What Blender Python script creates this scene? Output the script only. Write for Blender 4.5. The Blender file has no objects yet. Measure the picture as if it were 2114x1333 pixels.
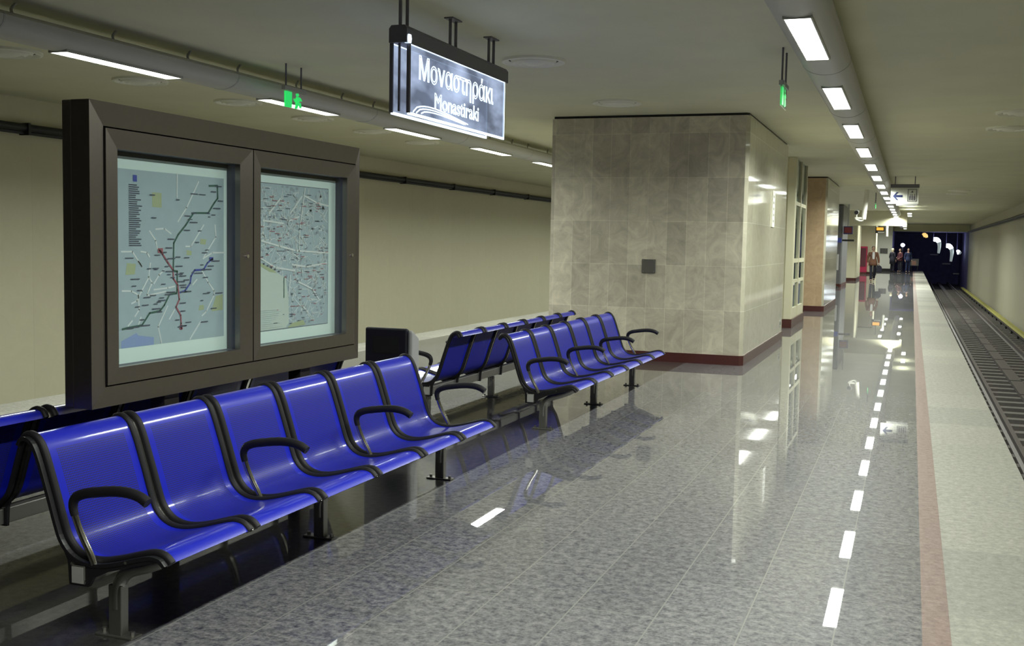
import bpy, bmesh, math, random
from mathutils import Vector, Matrix
random.seed(7)
SC = bpy.context.scene
COL = SC.collection

# ------------------------------------------------------------------ camera
F_PX, W_PX = 2250.0, 2114.0
R = Matrix(((0.93880328, 0.04348658, -0.34169769),
            (0.34392695, -0.06349741, 0.93684702),
            (0.01904335, -0.9970341, -0.07456778)))      # image (right, down, forward) -> world
right, up, back = R @ Vector((1, 0, 0)), R @ Vector((0, -1, 0)), R @ Vector((0, 0, -1))
cam = bpy.data.cameras.new('camera')
cam.sensor_width = 36.0
cam.sensor_fit = 'HORIZONTAL'
cam.lens = F_PX / W_PX * 36.0
cam.clip_start, cam.clip_end = 0.05, 400
camo = bpy.data.objects.new('camera', cam)
COL.objects.link(camo)
M4 = Matrix((right, up, back)).transposed().to_4x4()
M4.translation = Vector((0, 0, 1.7))
camo.matrix_world = M4
SC.camera = camo

# ------------------------------------------------------------------ world, exposure
wd = bpy.data.worlds.new('world')
SC.world = wd
wd.use_nodes = True
wd.node_tree.nodes['Background'].inputs[0].default_value = (0.5, 0.55, 0.6, 1)
wd.node_tree.nodes['Background'].inputs[1].default_value = 0.01
SC.view_settings.view_transform = 'Standard'
SC.view_settings.look = 'None'
SC.view_settings.gamma = 1.0
SC.view_settings.use_curve_mapping = False
SC.view_settings.exposure = 0.0
LAMP = 9.0                                    # radiance of the fluorescent panels as seen
TUBE_W, TUBE_SPREAD = 96.0, 164.0             # power and beam spread of each louvred luminaire
try:
    SC.cycles.sample_clamp_indirect = 6.0
    SC.cycles.max_bounces = 10
    SC.cycles.caustics_reflective = False
    SC.cycles.caustics_refractive = False
except Exception:
    pass

# ------------------------------------------------------------------ materials
def nt(name):
    m = bpy.data.materials.new(name)
    m.use_nodes = True
    t = m.node_tree
    return m, t, t.nodes['Principled BSDF']

def mat(name, col, rough=0.5, metal=0.0, emit=None, es=0.0, coat=0.0, spec=0.5, noise=0.0, nscale=40.0, bump=0.0):
    m, t, b = nt(name)
    b.inputs['Base Color'].default_value = (*col, 1)
    b.inputs['Roughness'].default_value = rough
    b.inputs['Metallic'].default_value = metal
    b.inputs['Specular IOR Level'].default_value = spec
    b.inputs['Coat Weight'].default_value = coat
    b.inputs['Coat Roughness'].default_value = 0.05
    if emit:
        b.inputs['Emission Color'].default_value = (*emit, 1)
        b.inputs['Emission Strength'].default_value = es
    if noise or bump:
        tc = t.nodes.new('ShaderNodeTexCoord')
        n = t.nodes.new('ShaderNodeTexNoise')
        n.inputs['Scale'].default_value = nscale
        n.inputs['Detail'].default_value = 4
        t.links.new(tc.outputs['Object'], n.inputs['Vector'])
        if noise:
            mx = t.nodes.new('ShaderNodeMix'); mx.data_type = 'RGBA'
            mx.inputs[6].default_value = (*[c * (1 - noise) for c in col], 1)
            mx.inputs[7].default_value = (*[min(1, c * (1 + noise)) for c in col], 1)
            t.links.new(n.outputs['Fac'], mx.inputs[0])
            t.links.new(mx.outputs[2], b.inputs['Base Color'])
        if bump:
            bp = t.nodes.new('ShaderNodeBump')
            bp.inputs['Strength'].default_value = bump
            bp.inputs['Distance'].default_value = 0.01
            t.links.new(n.outputs['Fac'], bp.inputs['Height'])
            t.links.new(bp.outputs['Normal'], b.inputs['Normal'])
    return m

def granite(name, dark, light, joint, rough, coat, tile=None, off=(0, 0), nscale=110, wav=0.0):
    m, t, b = nt(name)
    N, Lk = t.nodes.new, t.links.new
    tc = N('ShaderNodeTexCoord')
    n1 = N('ShaderNodeTexNoise'); n1.inputs['Scale'].default_value = nscale; n1.inputs['Detail'].default_value = 3; n1.inputs['Roughness'].default_value = 0.7
    n2 = N('ShaderNodeTexNoise'); n2.inputs['Scale'].default_value = 22; n2.inputs['Detail'].default_value = 5
    Lk(tc.outputs['Object'], n1.inputs['Vector']); Lk(tc.outputs['Object'], n2.inputs['Vector'])
    ad = N('ShaderNodeMath'); ad.operation = 'ADD'
    Lk(n1.outputs['Fac'], ad.inputs[0]); Lk(n2.outputs['Fac'], ad.inputs[1])
    mr = N('ShaderNodeMapRange'); mr.inputs[1].default_value = 0.72; mr.inputs[2].default_value = 1.28
    Lk(ad.outputs[0], mr.inputs[0])
    mx = N('ShaderNodeMix'); mx.data_type = 'RGBA'
    mx.inputs[6].default_value = (*dark, 1); mx.inputs[7].default_value = (*light, 1)
    Lk(mr.outputs[0], mx.inputs[0])
    outc = mx.outputs[2]
    if tile:
        mp = N('ShaderNodeMapping'); mp.inputs['Location'].default_value = (off[0], off[1], 0)
        Lk(tc.outputs['Object'], mp.inputs['Vector'])
        # tiles run along Y: swap so that the brick rows follow X
        sp = N('ShaderNodeSeparateXYZ'); cb = N('ShaderNodeCombineXYZ')
        Lk(mp.outputs[0], sp.inputs[0]); Lk(sp.outputs['Y'], cb.inputs['X']); Lk(sp.outputs['X'], cb.inputs['Y'])
        br = N('ShaderNodeTexBrick'); br.offset = 0.5
        br.inputs['Scale'].default_value = 1; br.inputs['Mortar Size'].default_value = 0.0035
        br.inputs['Brick Width'].default_value = tile[1]; br.inputs['Row Height'].default_value = tile[0]
        br.inputs['Color1'].default_value = (0.88, 0.88, 0.88, 1); br.inputs['Color2'].default_value = (1.08, 1.08, 1.06, 1)
        br.inputs['Mortar'].default_value = (1, 1, 1, 1); br.inputs['Mortar Smooth'].default_value = 0.1
        Lk(cb.outputs[0], br.inputs['Vector'])
        m2 = N('ShaderNodeMix'); m2.data_type = 'RGBA'; m2.blend_type = 'MULTIPLY'; m2.inputs[0].default_value = 1
        Lk(outc, m2.inputs[6]); Lk(br.outputs['Color'], m2.inputs[7])
        m3 = N('ShaderNodeMix'); m3.data_type = 'RGBA'
        m3.inputs[7].default_value = (*joint, 1)
        Lk(m2.outputs[2], m3.inputs[6]); Lk(br.outputs['Fac'], m3.inputs[0])
        outc = m3.outputs[2]
    Lk(outc, b.inputs['Base Color'])
    b.inputs['Roughness'].default_value = rough
    b.inputs['Coat Weight'].default_value = coat
    b.inputs['Coat Roughness'].default_value = 0.012
    b.inputs['Coat IOR'].default_value = 1.6
    b.inputs['Specular IOR Level'].default_value = 0.2
    if wav:
        n3 = N('ShaderNodeTexNoise'); n3.inputs['Scale'].default_value = 1.3; n3.inputs['Detail'].default_value = 0
        Lk(tc.outputs['Object'], n3.inputs['Vector'])
        bp = N('ShaderNodeBump'); bp.inputs['Strength'].default_value = wav; bp.inputs['Distance'].default_value = 0.02
        Lk(n3.outputs['Fac'], bp.inputs['Height'])
        Lk(bp.outputs['Normal'], b.inputs['Coat Normal'])
    return m

def marble(name, c1, c2, joint, axis, bw, bh, off, rough, vein=0.25):
    """stone cladding: tiles bw x bh laid on the plane (axis, Z)"""
    m, t, b = nt(name)
    N, Lk = t.nodes.new, t.links.new
    tc = N('ShaderNodeTexCoord')
    sp = N('ShaderNodeSeparateXYZ'); cb = N('ShaderNodeCombineXYZ')
    mp = N('ShaderNodeMapping'); mp.inputs['Location'].default_value = off
    Lk(tc.outputs['Object'], mp.inputs['Vector']); Lk(mp.outputs[0], sp.inputs[0])
    Lk(sp.outputs[axis], cb.inputs['X']); Lk(sp.outputs['Z'], cb.inputs['Y'])
    br = N('ShaderNodeTexBrick'); br.offset = 0.0
    br.inputs['Scale'].default_value = 1; br.inputs['Mortar Size'].default_value = 0.003
    br.inputs['Brick Width'].default_value = bw; br.inputs['Row Height'].default_value = bh
    br.inputs['Mortar Smooth'].default_value = 0.1
    br.inputs['Color1'].default_value = (*c1, 1); br.inputs['Color2'].default_value = (*c2, 1); br.inputs['Mortar'].default_value = (*joint, 1)
    Lk(cb.outputs[0], br.inputs['Vector'])
    n = N('ShaderNodeTexNoise'); n.inputs['Scale'].default_value = 3.5; n.inputs['Detail'].default_value = 9; n.inputs['Roughness'].default_value = 0.65; n.inputs['Distortion'].default_value = 1.6
    Lk(tc.outputs['Object'], n.inputs['Vector'])
    mr = N('ShaderNodeMapRange'); mr.inputs[1].default_value = 0.3; mr.inputs[2].default_value = 0.7
    mr.inputs[3].default_value = 1 - vein; mr.inputs[4].default_value = 1 + vein * 0.6
    Lk(n.outputs['Fac'], mr.inputs[0])
    mx = N('ShaderNodeMix'); mx.data_type = 'RGBA'; mx.blend_type = 'MULTIPLY'; mx.inputs[0].default_value = 1
    Lk(br.outputs['Color'], mx.inputs[6]); Lk(mr.outputs[0], mx.inputs[7])
    Lk(mx.outputs[2], b.inputs['Base Color'])
    b.inputs['Roughness'].default_value = rough
    return m

def seat_metal(name):
    """blue enamelled sheet steel, perforated inside a plain border (UV 0..1 over the shell)"""
    m, t, b = nt(name)
    N, Lk = t.nodes.new, t.links.new
    uv = N('ShaderNodeTexCoord')
    sp = N('ShaderNodeSeparateXYZ'); Lk(uv.outputs['UV'], sp.inputs[0])
    def band(out, a, bnd):
        g = N('ShaderNodeMath'); g.operation = 'GREATER_THAN'; g.inputs[1].default_value = a; Lk(out, g.inputs[0])
        l = N('ShaderNodeMath'); l.operation = 'LESS_THAN'; l.inputs[1].default_value = bnd; Lk(out, l.inputs[0])
        k = N('ShaderNodeMath'); k.operation = 'MULTIPLY'; Lk(g.outputs[0], k.inputs[0]); Lk(l.outputs[0], k.inputs[1])
        return k.outputs[0]
    inx = band(sp.outputs['X'], 0.11, 0.89)
    iny = band(sp.outputs['Y'], 0.155, 0.84)
    mask = N('ShaderNodeMath'); mask.operation = 'MULTIPLY'; Lk(inx, mask.inputs[0]); Lk(iny, mask.inputs[1])
    mp = N('ShaderNodeMapping'); mp.inputs['Scale'].default_value = (56, 112, 1); Lk(uv.outputs['UV'], mp.inputs['Vector'])
    fr = N('ShaderNodeVectorMath'); fr.operation = 'FRACTION'; Lk(mp.outputs[0], fr.inputs[0])
    sb = N('ShaderNodeVectorMath'); sb.operation = 'DISTANCE'; sb.inputs[1].default_value = (0.5, 0.5, 0); Lk(fr.outputs[0], sb.inputs[0])
    ls = N('ShaderNodeMath'); ls.operation = 'LESS_THAN'; ls.inputs[1].default_value = 0.38; Lk(sb.outputs['Value'], ls.inputs[0])
    hole = N('ShaderNodeMath'); hole.operation = 'MULTIPLY'; Lk(ls.outputs[0], hole.inputs[0]); Lk(mask.outputs[0], hole.inputs[1])
    mx = N('ShaderNodeMix'); mx.data_type = 'RGBA'
    mx.inputs[6].default_value = (0.008, 0.016, 0.50, 1); mx.inputs[7].default_value = (0.030, 0.028, 0.075, 1)
    Lk(hole.outputs[0], mx.inputs[0]); Lk(mx.outputs[2], b.inputs['Base Color'])
    b.inputs['Roughness'].default_value = 0.38
    iv = N('ShaderNodeMath'); iv.operation = 'MULTIPLY_ADD'; iv.inputs[1].default_value = -0.62; iv.inputs[2].default_value = 0.7
    Lk(mask.outputs[0], iv.inputs[0]); Lk(iv.outputs[0], b.inputs['Coat Weight'])
    b.inputs['Specular IOR Level'].default_value = 0.22
    b.inputs['Coat Roughness'].default_value = 0.10
    return m

MT = {}
MT['ceiling'] = mat('ceiling_plaster', (0.74, 0.725, 0.53), 0.9, noise=0.10, nscale=1.2, bump=0.05)

MT['floor'] = granite('floor_granite', (0.045, 0.046, 0.064), (0.265, 0.26, 0.268), (0.24, 0.24, 0.225), 0.5, 1.0, tile=(0.39, 1.2), off=(0.25, 0), nscale=55, wav=0.006)
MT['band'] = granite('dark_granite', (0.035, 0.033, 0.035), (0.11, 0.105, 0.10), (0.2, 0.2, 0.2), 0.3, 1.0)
MT['edge'] = granite('cream_granite', (0.23, 0.225, 0.20), (0.38, 0.37, 0.33), (0.28, 0.275, 0.24), 0.55, 0.0, tile=(2.0, 1.2), nscale=60)
MT['pink'] = granite('pink_granite', (0.17, 0.12, 0.105), (0.29, 0.215, 0.19), (0.3, 0.3, 0.3), 0.5, 0.0, nscale=60)
MT['concrete'] = mat('dark_concrete', (0.10, 0.09, 0.085), 0.9, noise=0.3, nscale=6)
MT['ballast'] = mat('track_ballast', (0.045, 0.04, 0.038), 0.95, noise=0.6, nscale=18, bump=0.8)
MT['sleeper'] = mat('sleeper_concrete', (0.17, 0.155, 0.145), 0.85, noise=0.2, nscale=12)
MT['rail'] = mat('rail_steel', (0.13, 0.115, 0.11), 0.55, 0.3)
MT['yellow'] = mat('yellow_cover', (0.32, 0.30, 0.06), 0.6)
MT['tun'] = mat('tunnel_lining', (0.14, 0.13, 0.30), 0.8, noise=0.4, nscale=3)
MT['trunk'] = mat('trunking_paint', (0.50, 0.49, 0.44), 0.45)
MT['lamp'] = mat('fluorescent_panel', (0.9, 0.9, 0.9), 0.5, emit=(0.93, 1.0, 0.90), es=LAMP)
MT['black'] = mat('black_metal', (0.012, 0.012, 0.014), 0.38)
MT['rubber'] = mat('black_plastic', (0.012, 0.011, 0.014), 0.55, spec=0.35)
MT['chrome'] = mat('chrome', (0.75, 0.73, 0.70), 0.15, 1.0)
MT['steel'] = mat('brushed_steel', (0.34, 0.33, 0.31), 0.42, 0.85)
MT['strut'] = mat('polished_strip', (0.62, 0.60, 0.56), 0.22, 1.0)
MT['seat'] = seat_metal('blue_perforated_steel')
MT['case'] = mat('bronze_grey_steel', (0.21, 0.185, 0.17), 0.30, 0.9, noise=0.06, nscale=30)
MT['caseD'] = mat('case_seal', (0.01, 0.01, 0.012), 0.6)
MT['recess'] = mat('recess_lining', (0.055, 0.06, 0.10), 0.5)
MT['sheet'] = mat('poster_paper', (0.72, 0.92, 0.89), 0.6)
MT['mapblue'] = mat('map_ground', (0.38, 0.52, 0.57), 0.6, noise=0.08, nscale=15)
MT['mapgreen'] = mat('map_park', (0.40, 0.50, 0.30), 0.6)
MT['mappale'] = mat('map_pale_green', (0.55, 0.68, 0.62), 0.6)
MT['mapsea'] = mat('map_sea', (0.26, 0.38, 0.66), 0.6)
MT['maproad'] = mat('map_road', (0.70, 0.80, 0.80), 0.6)
MT['mapink'] = mat('map_ink', (0.07, 0.09, 0.14), 0.6)
MT['mapline'] = mat('map_green_line', (0.03, 0.12, 0.09), 0.6)
MT['mapred'] = mat('map_red_line', (0.34, 0.10, 0.14), 0.6)
MT['mapnavy'] = mat('map_blue_line', (0.05, 0.08, 0.40), 0.6)
MT['mapblock'] = mat('map_blocks', (0.28, 0.36, 0.42), 0.6)
MT['signbody'] = mat('sign_housing', (0.17, 0.16, 0.19), 0.5, 0.3)
MT['signlit'] = mat('lit_acrylic_edge', (0.7, 0.8, 0.9), 0.4, emit=(0.72, 0.88, 1.0), es=2.0)
MT['letter'] = mat('lit_engraving', (0.7, 0.8, 0.9), 0.4, emit=(0.70, 0.86, 1.0), es=1.5)
MT['green'] = mat('exit_green', (0.02, 0.5, 0.12), 0.5, emit=(0.03, 0.80, 0.16), es=0.75)
MT['cream'] = mat('cream_paint', (0.66, 0.63, 0.46), 0.4)
MT['white'] = mat('white_paint', (0.84, 0.84, 0.76), 0.5)
MT['ltgrey'] = mat('grey_paint', (0.42, 0.42, 0.40), 0.45)
MT['dkgrey'] = mat('dark_grey_panel', (0.13, 0.13, 0.135), 0.5, noise=0.15, nscale=4)
MT['redbase'] = mat('dark_red_granite', (0.075, 0.022, 0.02), 0.3, noise=0.3, nscale=60)
MT['red'] = mat('red_paint', (0.36, 0.015, 0.06), 0.4)
MT['navy'] = mat('navy_paint', (0.02, 0.03, 0.12), 0.5)
MT['binblack'] = mat('bin_navy_black', (0.010, 0.010, 0.020), 0.55)
MT['bingrey'] = mat('bin_grey', (0.36, 0.36, 0.37), 0.5)
MT['plate'] = mat('small_plate_grey', (0.10, 0.095, 0.085), 0.5)
MT['orange'] = mat('orange_display', (0.02, 0.01, 0.0), 0.5, emit=(1.0, 0.42, 0.05), es=1.4)
MT['screen'] = mat('screen_dark', (0.02, 0.02, 0.03), 0.2)
MT['screenred'] = mat('screen_glow', (0.05, 0.01, 0.01), 0.3, emit=(0.35, 0.06, 0.06), es=0.12)
MT['tlamp'] = mat('tunnel_lamp_glow', (0.8, 0.85, 0.8), 0.5, emit=(0.80, 0.90, 1.0), es=9.0)
MT['tlampdim'] = mat('tunnel_lamp_dim', (0.5, 0.55, 0.5), 0.5, emit=(0.6, 0.72, 0.68), es=0.35)
MT['amber'] = mat('amber_lamp', (0.8, 0.6, 0.3), 0.5, emit=(1.0, 0.65, 0.2), es=1.0)
MT['bluelamp'] = mat('blue_white_lamp', (0.7, 0.7, 0.9), 0.5, emit=(0.66, 0.66, 1.0), es=22.0)
MT['vent'] = mat('vent_metal', (0.88, 0.87, 0.74), 0.5)
MT['ventdark'] = mat('vent_dark', (0.05, 0.05, 0.04), 0.8)
MT['cable'] = mat('cable_black', (0.012, 0.012, 0.016), 0.55)
MT['skin'] = mat('skin', (0.52, 0.32, 0.24), 0.6)
MT['hairdk'] = mat('dark_hair', (0.03, 0.02, 0.015), 0.6)
MT['hairlt'] = mat('pale_hair', (0.72, 0.64, 0.44), 0.6)
MT['brown'] = mat('brown_cloth', (0.16, 0.075, 0.045), 0.85)
MT['shirt'] = mat('white_cloth', (0.62, 0.62, 0.62), 0.85)
MT['dkcloth'] = mat('black_cloth', (0.016, 0.016, 0.028), 0.9)
MT['bluecloth'] = mat('dark_blue_cloth', (0.02, 0.03, 0.09), 0.9)
MT['maroon'] = mat('maroon_cloth', (0.10, 0.03, 0.04), 0.9)
MT['pinkpanel'] = mat('tan_panel_lit', (0.42, 0.24, 0.18), 0.5, emit=(0.5, 0.28, 0.2), es=0.15)  # weak emission stands in for light falling on the panel
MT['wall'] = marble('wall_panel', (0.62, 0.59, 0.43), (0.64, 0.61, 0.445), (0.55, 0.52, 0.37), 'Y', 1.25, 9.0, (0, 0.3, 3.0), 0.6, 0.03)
MT['wall_vignette'] = marble('wall_panel_right_vignette', (0.42, 0.40, 0.30), (0.43, 0.41, 0.31), (0.36, 0.34, 0.26), 'Y', 1.25, 9.0, (0, 0.3, 3.0), 0.6, 0.03)  # same panels as the left wall, lens vignetting put into a darker colour
PX, PZ = 0.285, 0.63
MT['p1f'] = marble('grey_marble_front', (0.52, 0.475, 0.385), (0.72, 0.665, 0.53), (0.78, 0.73, 0.59), 'X', PX, PZ, (5.10, 0, -0.14), 0.22)
MT['p1s'] = marble('grey_marble_side', (0.56, 0.53, 0.42), (0.66, 0.63, 0.50), (0.85, 0.83, 0.68), 'Y', 2.5, PZ, (0, -15.6, -0.14), 0.06, 0.12)
MT['p2f'] = marble('tan_marble_front', (0.50, 0.36, 0.22), (0.55, 0.40, 0.25), (0.54, 0.40, 0.26), 'X', 0.6, PZ, (5, 0, -0.14), 0.25, 0.15)
MT['p2s'] = marble('cream_marble_side', (0.46, 0.43, 0.32), (0.52, 0.49, 0.38), (0.72, 0.70, 0.56), 'Y', 1.2, PZ, (0, -30, -0.14), 0.10, 0.15)

def mglass(name, tint, alpha):
    m, t, b = nt(name)
    out = t.nodes['Material Output']
    tr = t.nodes.new('ShaderNodeBsdfTransparent'); tr.inputs[0].default_value = (*tint, 1)
    gl = t.nodes.new('ShaderNodeBsdfGlossy'); gl.inputs['Roughness'].default_value = 0.02; gl.inputs[0].default_value = (0.9, 0.95, 0.95, 1)
    lw = t.nodes.new('ShaderNodeLayerWeight'); lw.inputs[0].default_value = 0.5
    pw = t.nodes.new('ShaderNodeMath'); pw.operation = 'POWER'; pw.inputs[1].default_value = 5.0
    t.links.new(lw.outputs['Facing'], pw.inputs[0])
    ad = t.nodes.new('ShaderNodeMath'); ad.operation = 'ADD'; ad.inputs[1].default_value = alpha + 0.035; ad.use_clamp = True
    t.links.new(pw.outputs[0], ad.inputs[0])
    mx = t.nodes.new('ShaderNodeMixShader')
    t.links.new(ad.outputs[0], mx.inputs[0]); t.links.new(tr.outputs[0], mx.inputs[1]); t.links.new(gl.outputs[0], mx.inputs[2])
    t.links.new(mx.outputs[0], out.inputs[0])
    return m
MT['glass'] = mglass('clear_glass', (0.985, 0.99, 0.99), 0.0)
MT['glassgreen'] = mglass('greenish_glass', (0.45, 0.58, 0.52), 0.05)

def macrylic(name):
    """edge-lit acrylic sheet: partly see-through, glowing softly and unevenly"""
    m, t, b = nt(name)
    N, Lk = t.nodes.new, t.links.new
    out = t.nodes['Material Output']
    tr = N('ShaderNodeBsdfTransparent'); tr.inputs[0].default_value = (0.8, 0.86, 0.95, 1)
    em = N('ShaderNodeEmission')
    tc = N('ShaderNodeTexCoord')
    mp = N('ShaderNodeMapping'); mp.inputs['Scale'].default_value = (1, 1.1, 2.6); mp.inputs['Rotation'].default_value = (0.5, 0, 0)
    Lk(tc.outputs['Object'], mp.inputs['Vector'])
    n = N('ShaderNodeTexNoise'); n.inputs['Scale'].default_value = 1.6; n.inputs['Detail'].default_value = 3
    Lk(mp.outputs[0], n.inputs['Vector'])
    mr = N('ShaderNodeMapRange'); mr.inputs[1].default_value = 0.38; mr.inputs[2].default_value = 0.72; mr.inputs[3].default_value = 0.24; mr.inputs[4].default_value = 1.0
    Lk(n.outputs['Fac'], mr.inputs[0])
    em.inputs[0].default_value = (0.62, 0.74, 1.0, 1)
    Lk(mr.outputs[0], em.inputs[1])
    mx = N('ShaderNodeMixShader'); mx.inputs[0].default_value = 0.72
    Lk(tr.outputs[0], mx.inputs[1]); Lk(em.outputs[0], mx.inputs[2]); Lk(mx.outputs[0], out.inputs[0])
    return m
MT['acrylic'] = macrylic('edge_lit_acrylic')

# ------------------------------------------------------------------ mesh helpers
def wloc(o):
    v = Vector((0, 0, 0))
    while o is not None:
        v += o.location
        o = o.parent
    return v

class MB:
    def __init__(s):
        s.v, s.f, s.m, s.uv = [], [], [], {}
    def face(s, pts, mi=0):
        i = len(s.v); s.v += [Vector(p) for p in pts]
        s.f.append(list(range(i, i + len(pts)))); s.m.append(mi); return s
    def box(s, x0, x1, y0, y1, z0, z1, mi=0):
        i = len(s.v)
        s.v += [Vector(p) for p in ((x0, y0, z0), (x1, y0, z0), (x1, y1, z0), (x0, y1, z0), (x0, y0, z1), (x1, y0, z1), (x1, y1, z1), (x0, y1, z1))]
        for q in ((3, 2, 1, 0), (4, 5, 6, 7), (0, 1, 5, 4), (1, 2, 6, 5), (2, 3, 7, 6), (3, 0, 4, 7)):
            s.f.append([i + k for k in q]); s.m.append(mi)
        return s
    def prism(s, poly, axis, a, b, mi=0):
        """poly: 2-D points in the plane of the two other axes (cyclic order), extruded from a to b along axis"""
        def P(p, c):
            return Vector({'x': (c, p[0], p[1]), 'y': (p[0], c, p[1]), 'z': (p[0], p[1], c)}[axis])
        n = len(poly); i = len(s.v)
        s.v += [P(p, a) for p in poly] + [P(p, b) for p in poly]
        s.f.append([i + k for k in range(n)][::-1]); s.f.append([i + n + k for k in range(n)])
        s.m += [mi, mi]
        for k in range(n):
            s.f.append([i + k, i + (k + 1) % n, i + n + (k + 1) % n, i + n + k]); s.m.append(mi)
        return s
    def tube(s, path, r, n=10, mi=0, cap=True):
        path = [Vector(p) for p in path]
        rs = r if isinstance(r, (list, tuple)) else [r] * len(path)
        i0 = len(s.v); ref = None
        for k, p in enumerate(path):
            d = (path[min(k + 1, len(path) - 1)] - path[max(k - 1, 0)]).normalized()
            if ref is None:
                ref = d.orthogonal().normalized()
            ref = (ref - d * ref.dot(d)).normalized()
            bn = d.cross(ref)
            for j in range(n):
                a = 2 * math.pi * j / n
                s.v.append(p + (ref * math.cos(a) + bn * math.sin(a)) * rs[k])
        for k in range(len(path) - 1):
            for j in range(n):
                a, b = i0 + k * n + j, i0 + k * n + (j + 1) % n
                s.f.append([a, b, b + n, a + n]); s.m.append(mi)
        if cap:
            s.f.append([i0 + j for j in range(n)][::-1]); s.m.append(mi)
            e = i0 + (len(path) - 1) * n
            s.f.append([e + j for j in range(n)]); s.m.append(mi)
        return s
    def lathe(s, prof, c, n=32, mi=0):
        i0 = len(s.v)
        for (r, z) in prof:
            for j in range(n):
                a = 2 * math.pi * j / n
                s.v.append(Vector((c[0] + r * math.cos(a), c[1] + r * math.sin(a), c[2] + z)))
        for k in range(len(prof) - 1):
            for j in range(n):
                a, b = i0 + k * n + j, i0 + k * n + (j + 1) % n
                s.f.append([a, b, b + n, a + n]); s.m.append(mi)
        return s
    def strip(s, pts, w, x, mi=0):
        """flat ribbon of width w along pts (y, z) in the plane X = x, facing +X"""
        for k in range(len(pts) - 1):
            a, b = Vector(pts[k]), Vector(pts[k + 1])
            d = (b - a)
            if d.length < 1e-6: continue
            d.normalize(); nrm = Vector((-d.y, d.x)) * w / 2
            a2, b2 = a - d * w * 0.3, b + d * w * 0.3
            q = [a2 - nrm, b2 - nrm, b2 + nrm, a2 + nrm]
            s.face([(x, p.x, p.y) for p in q], mi)
        return s
    def build(s, name, mats, parent=None, loc=None, smooth=None, bevel=0.0, recalc=True):
        if not isinstance(mats, (list, tuple)): mats = [mats]
        org = wloc(parent) if parent is not None else (Vector(loc) if loc is not None else Vector((0, 0, 0)))
        me = bpy.data.meshes.new(name)
        me.from_pydata([v - org for v in s.v], [], s.f)
        for m in mats: me.materials.append(m)
        me.polygons.foreach_set('material_index', s.m)
        me.update()
        if recalc:
            bm = bmesh.new(); bm.from_mesh(me)
            bmesh.ops.recalc_face_normals(bm, faces=bm.faces); bm.to_mesh(me); bm.free()
        if smooth is not None:
            me.polygons.foreach_set('use_smooth', [True] * len(me.polygons))
            me.set_sharp_from_angle(angle=math.radians(smooth))
        o = bpy.data.objects.new(name, me)
        COL.objects.link(o)
        if parent is not None: o.parent = parent
        else: o.location = org
        if bevel:
            md = o.modifiers.new('bevel', 'BEVEL'); md.width = bevel; md.segments = 2; md.limit_method = 'ANGLE'
        return o

def tag(o, label=None, cat=None, group=None, kind=None):
    if label: o['label'] = label
    if cat: o['category'] = cat
    if group: o['group'] = group
    if kind: o['kind'] = kind
    return o

def empty(name, loc, label, cat, group=None, rz=0.0):
    o = bpy.data.objects.new(name, None)
    COL.objects.link(o)
    o.location = loc; o.rotation_euler = (0, 0, rz); o.empty_display_size = 0.1
    return tag(o, label, cat, group)

def copy_tree(o, parent=None):
    c = o.copy(); COL.objects.link(c)
    if parent is not None: c.parent = parent
    for ch in [x for x in bpy.data.objects if x.parent == o and x is not c]:
        copy_tree(ch, c)
    return c

def smooth_path(pts, n=6, closed=False):
    """Catmull-Rom through the points"""
    P = [Vector(p) for p in pts]; out = []
    for i in range(len(P) - 1):
        p0, p1, p2, p3 = P[max(i - 1, 0)], P[i], P[i + 1], P[min(i + 2, len(P) - 1)]
        for k in range(n):
            t = k / n
            out.append(0.5 * ((2 * p1) + (p2 - p0) * t + (2 * p0 - 5 * p1 + 4 * p2 - p3) * t * t + (3 * p1 - p0 - 3 * p2 + p3) * t ** 3))
    out.append(P[-1])
    return out

ORD = ['nearest', 'second', 'third', 'fourth', 'fifth', 'sixth', 'seventh', 'eighth', 'ninth', 'tenth', 'eleventh', 'twelfth', 'thirteenth', 'fourteenth', 'fifteenth',
       'sixteenth', 'seventeenth', 'eighteenth', 'nineteenth', 'twentieth', 'twenty-first', 'twenty-second', 'twenty-third', 'twenty-fourth', 'twenty-fifth', 'twenty-sixth', 'twenty-seventh', 'twenty-eighth', 'twenty-ninth', 'thirtieth']

# ------------------------------------------------------------------ setting; positions here and below mostly worked out from image pixels
ZC = 3.56                     # ceiling
YB, YE = -12.0, 88.0          # station ends
XL, XR = -11.7, 3.95          # track walls
EL, ER = -8.37, 0.855         # platform edges
BL, BR = -4.23, -3.01         # dark band under the seats
TRK = -1.35                   # track bed level

b = MB()
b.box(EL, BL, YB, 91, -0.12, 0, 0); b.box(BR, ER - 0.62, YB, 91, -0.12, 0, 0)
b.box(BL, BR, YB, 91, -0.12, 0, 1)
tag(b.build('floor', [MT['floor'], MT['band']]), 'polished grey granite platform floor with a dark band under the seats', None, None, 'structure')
b = MB(); b.box(ER - 0.62, ER, YB, 91, -0.12, 0.0, 0)
tag(b.build('trim_1', MT['edge']), 'cream granite edge strip along the right track', None, None, 'structure')
b = MB(); b.box(ER - 0.74, ER - 0.62, YB, 91, -0.1, 0.0015, 0)
tag(b.build('trim_2', MT['pink']), 'narrow pink granite warning line beside the cream edge strip', None, None, 'structure')
b = MB(); b.box(EL, EL + 0.62, YB, 87, -0.1, 0.0015, 0)
tag(b.build('trim_3', MT['edge']), 'cream granite edge strip along the left track', None, None, 'structure')
b = MB(); b.box(EL + 0.12, ER - 0.06, YB, 91, TRK, -0.12, 0)
tag(b.build('wall_platform', MT['concrete']), 'dark concrete platform side below the edge', None, None, 'structure')
b = MB(); b.box(XL - 0.3, XR + 0.3, YB - 0.3, YE, ZC, ZC + 0.3)
tag(b.build('ceiling', MT['ceiling']), 'olive plaster ceiling over the platform', None, None, 'structure')
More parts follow.
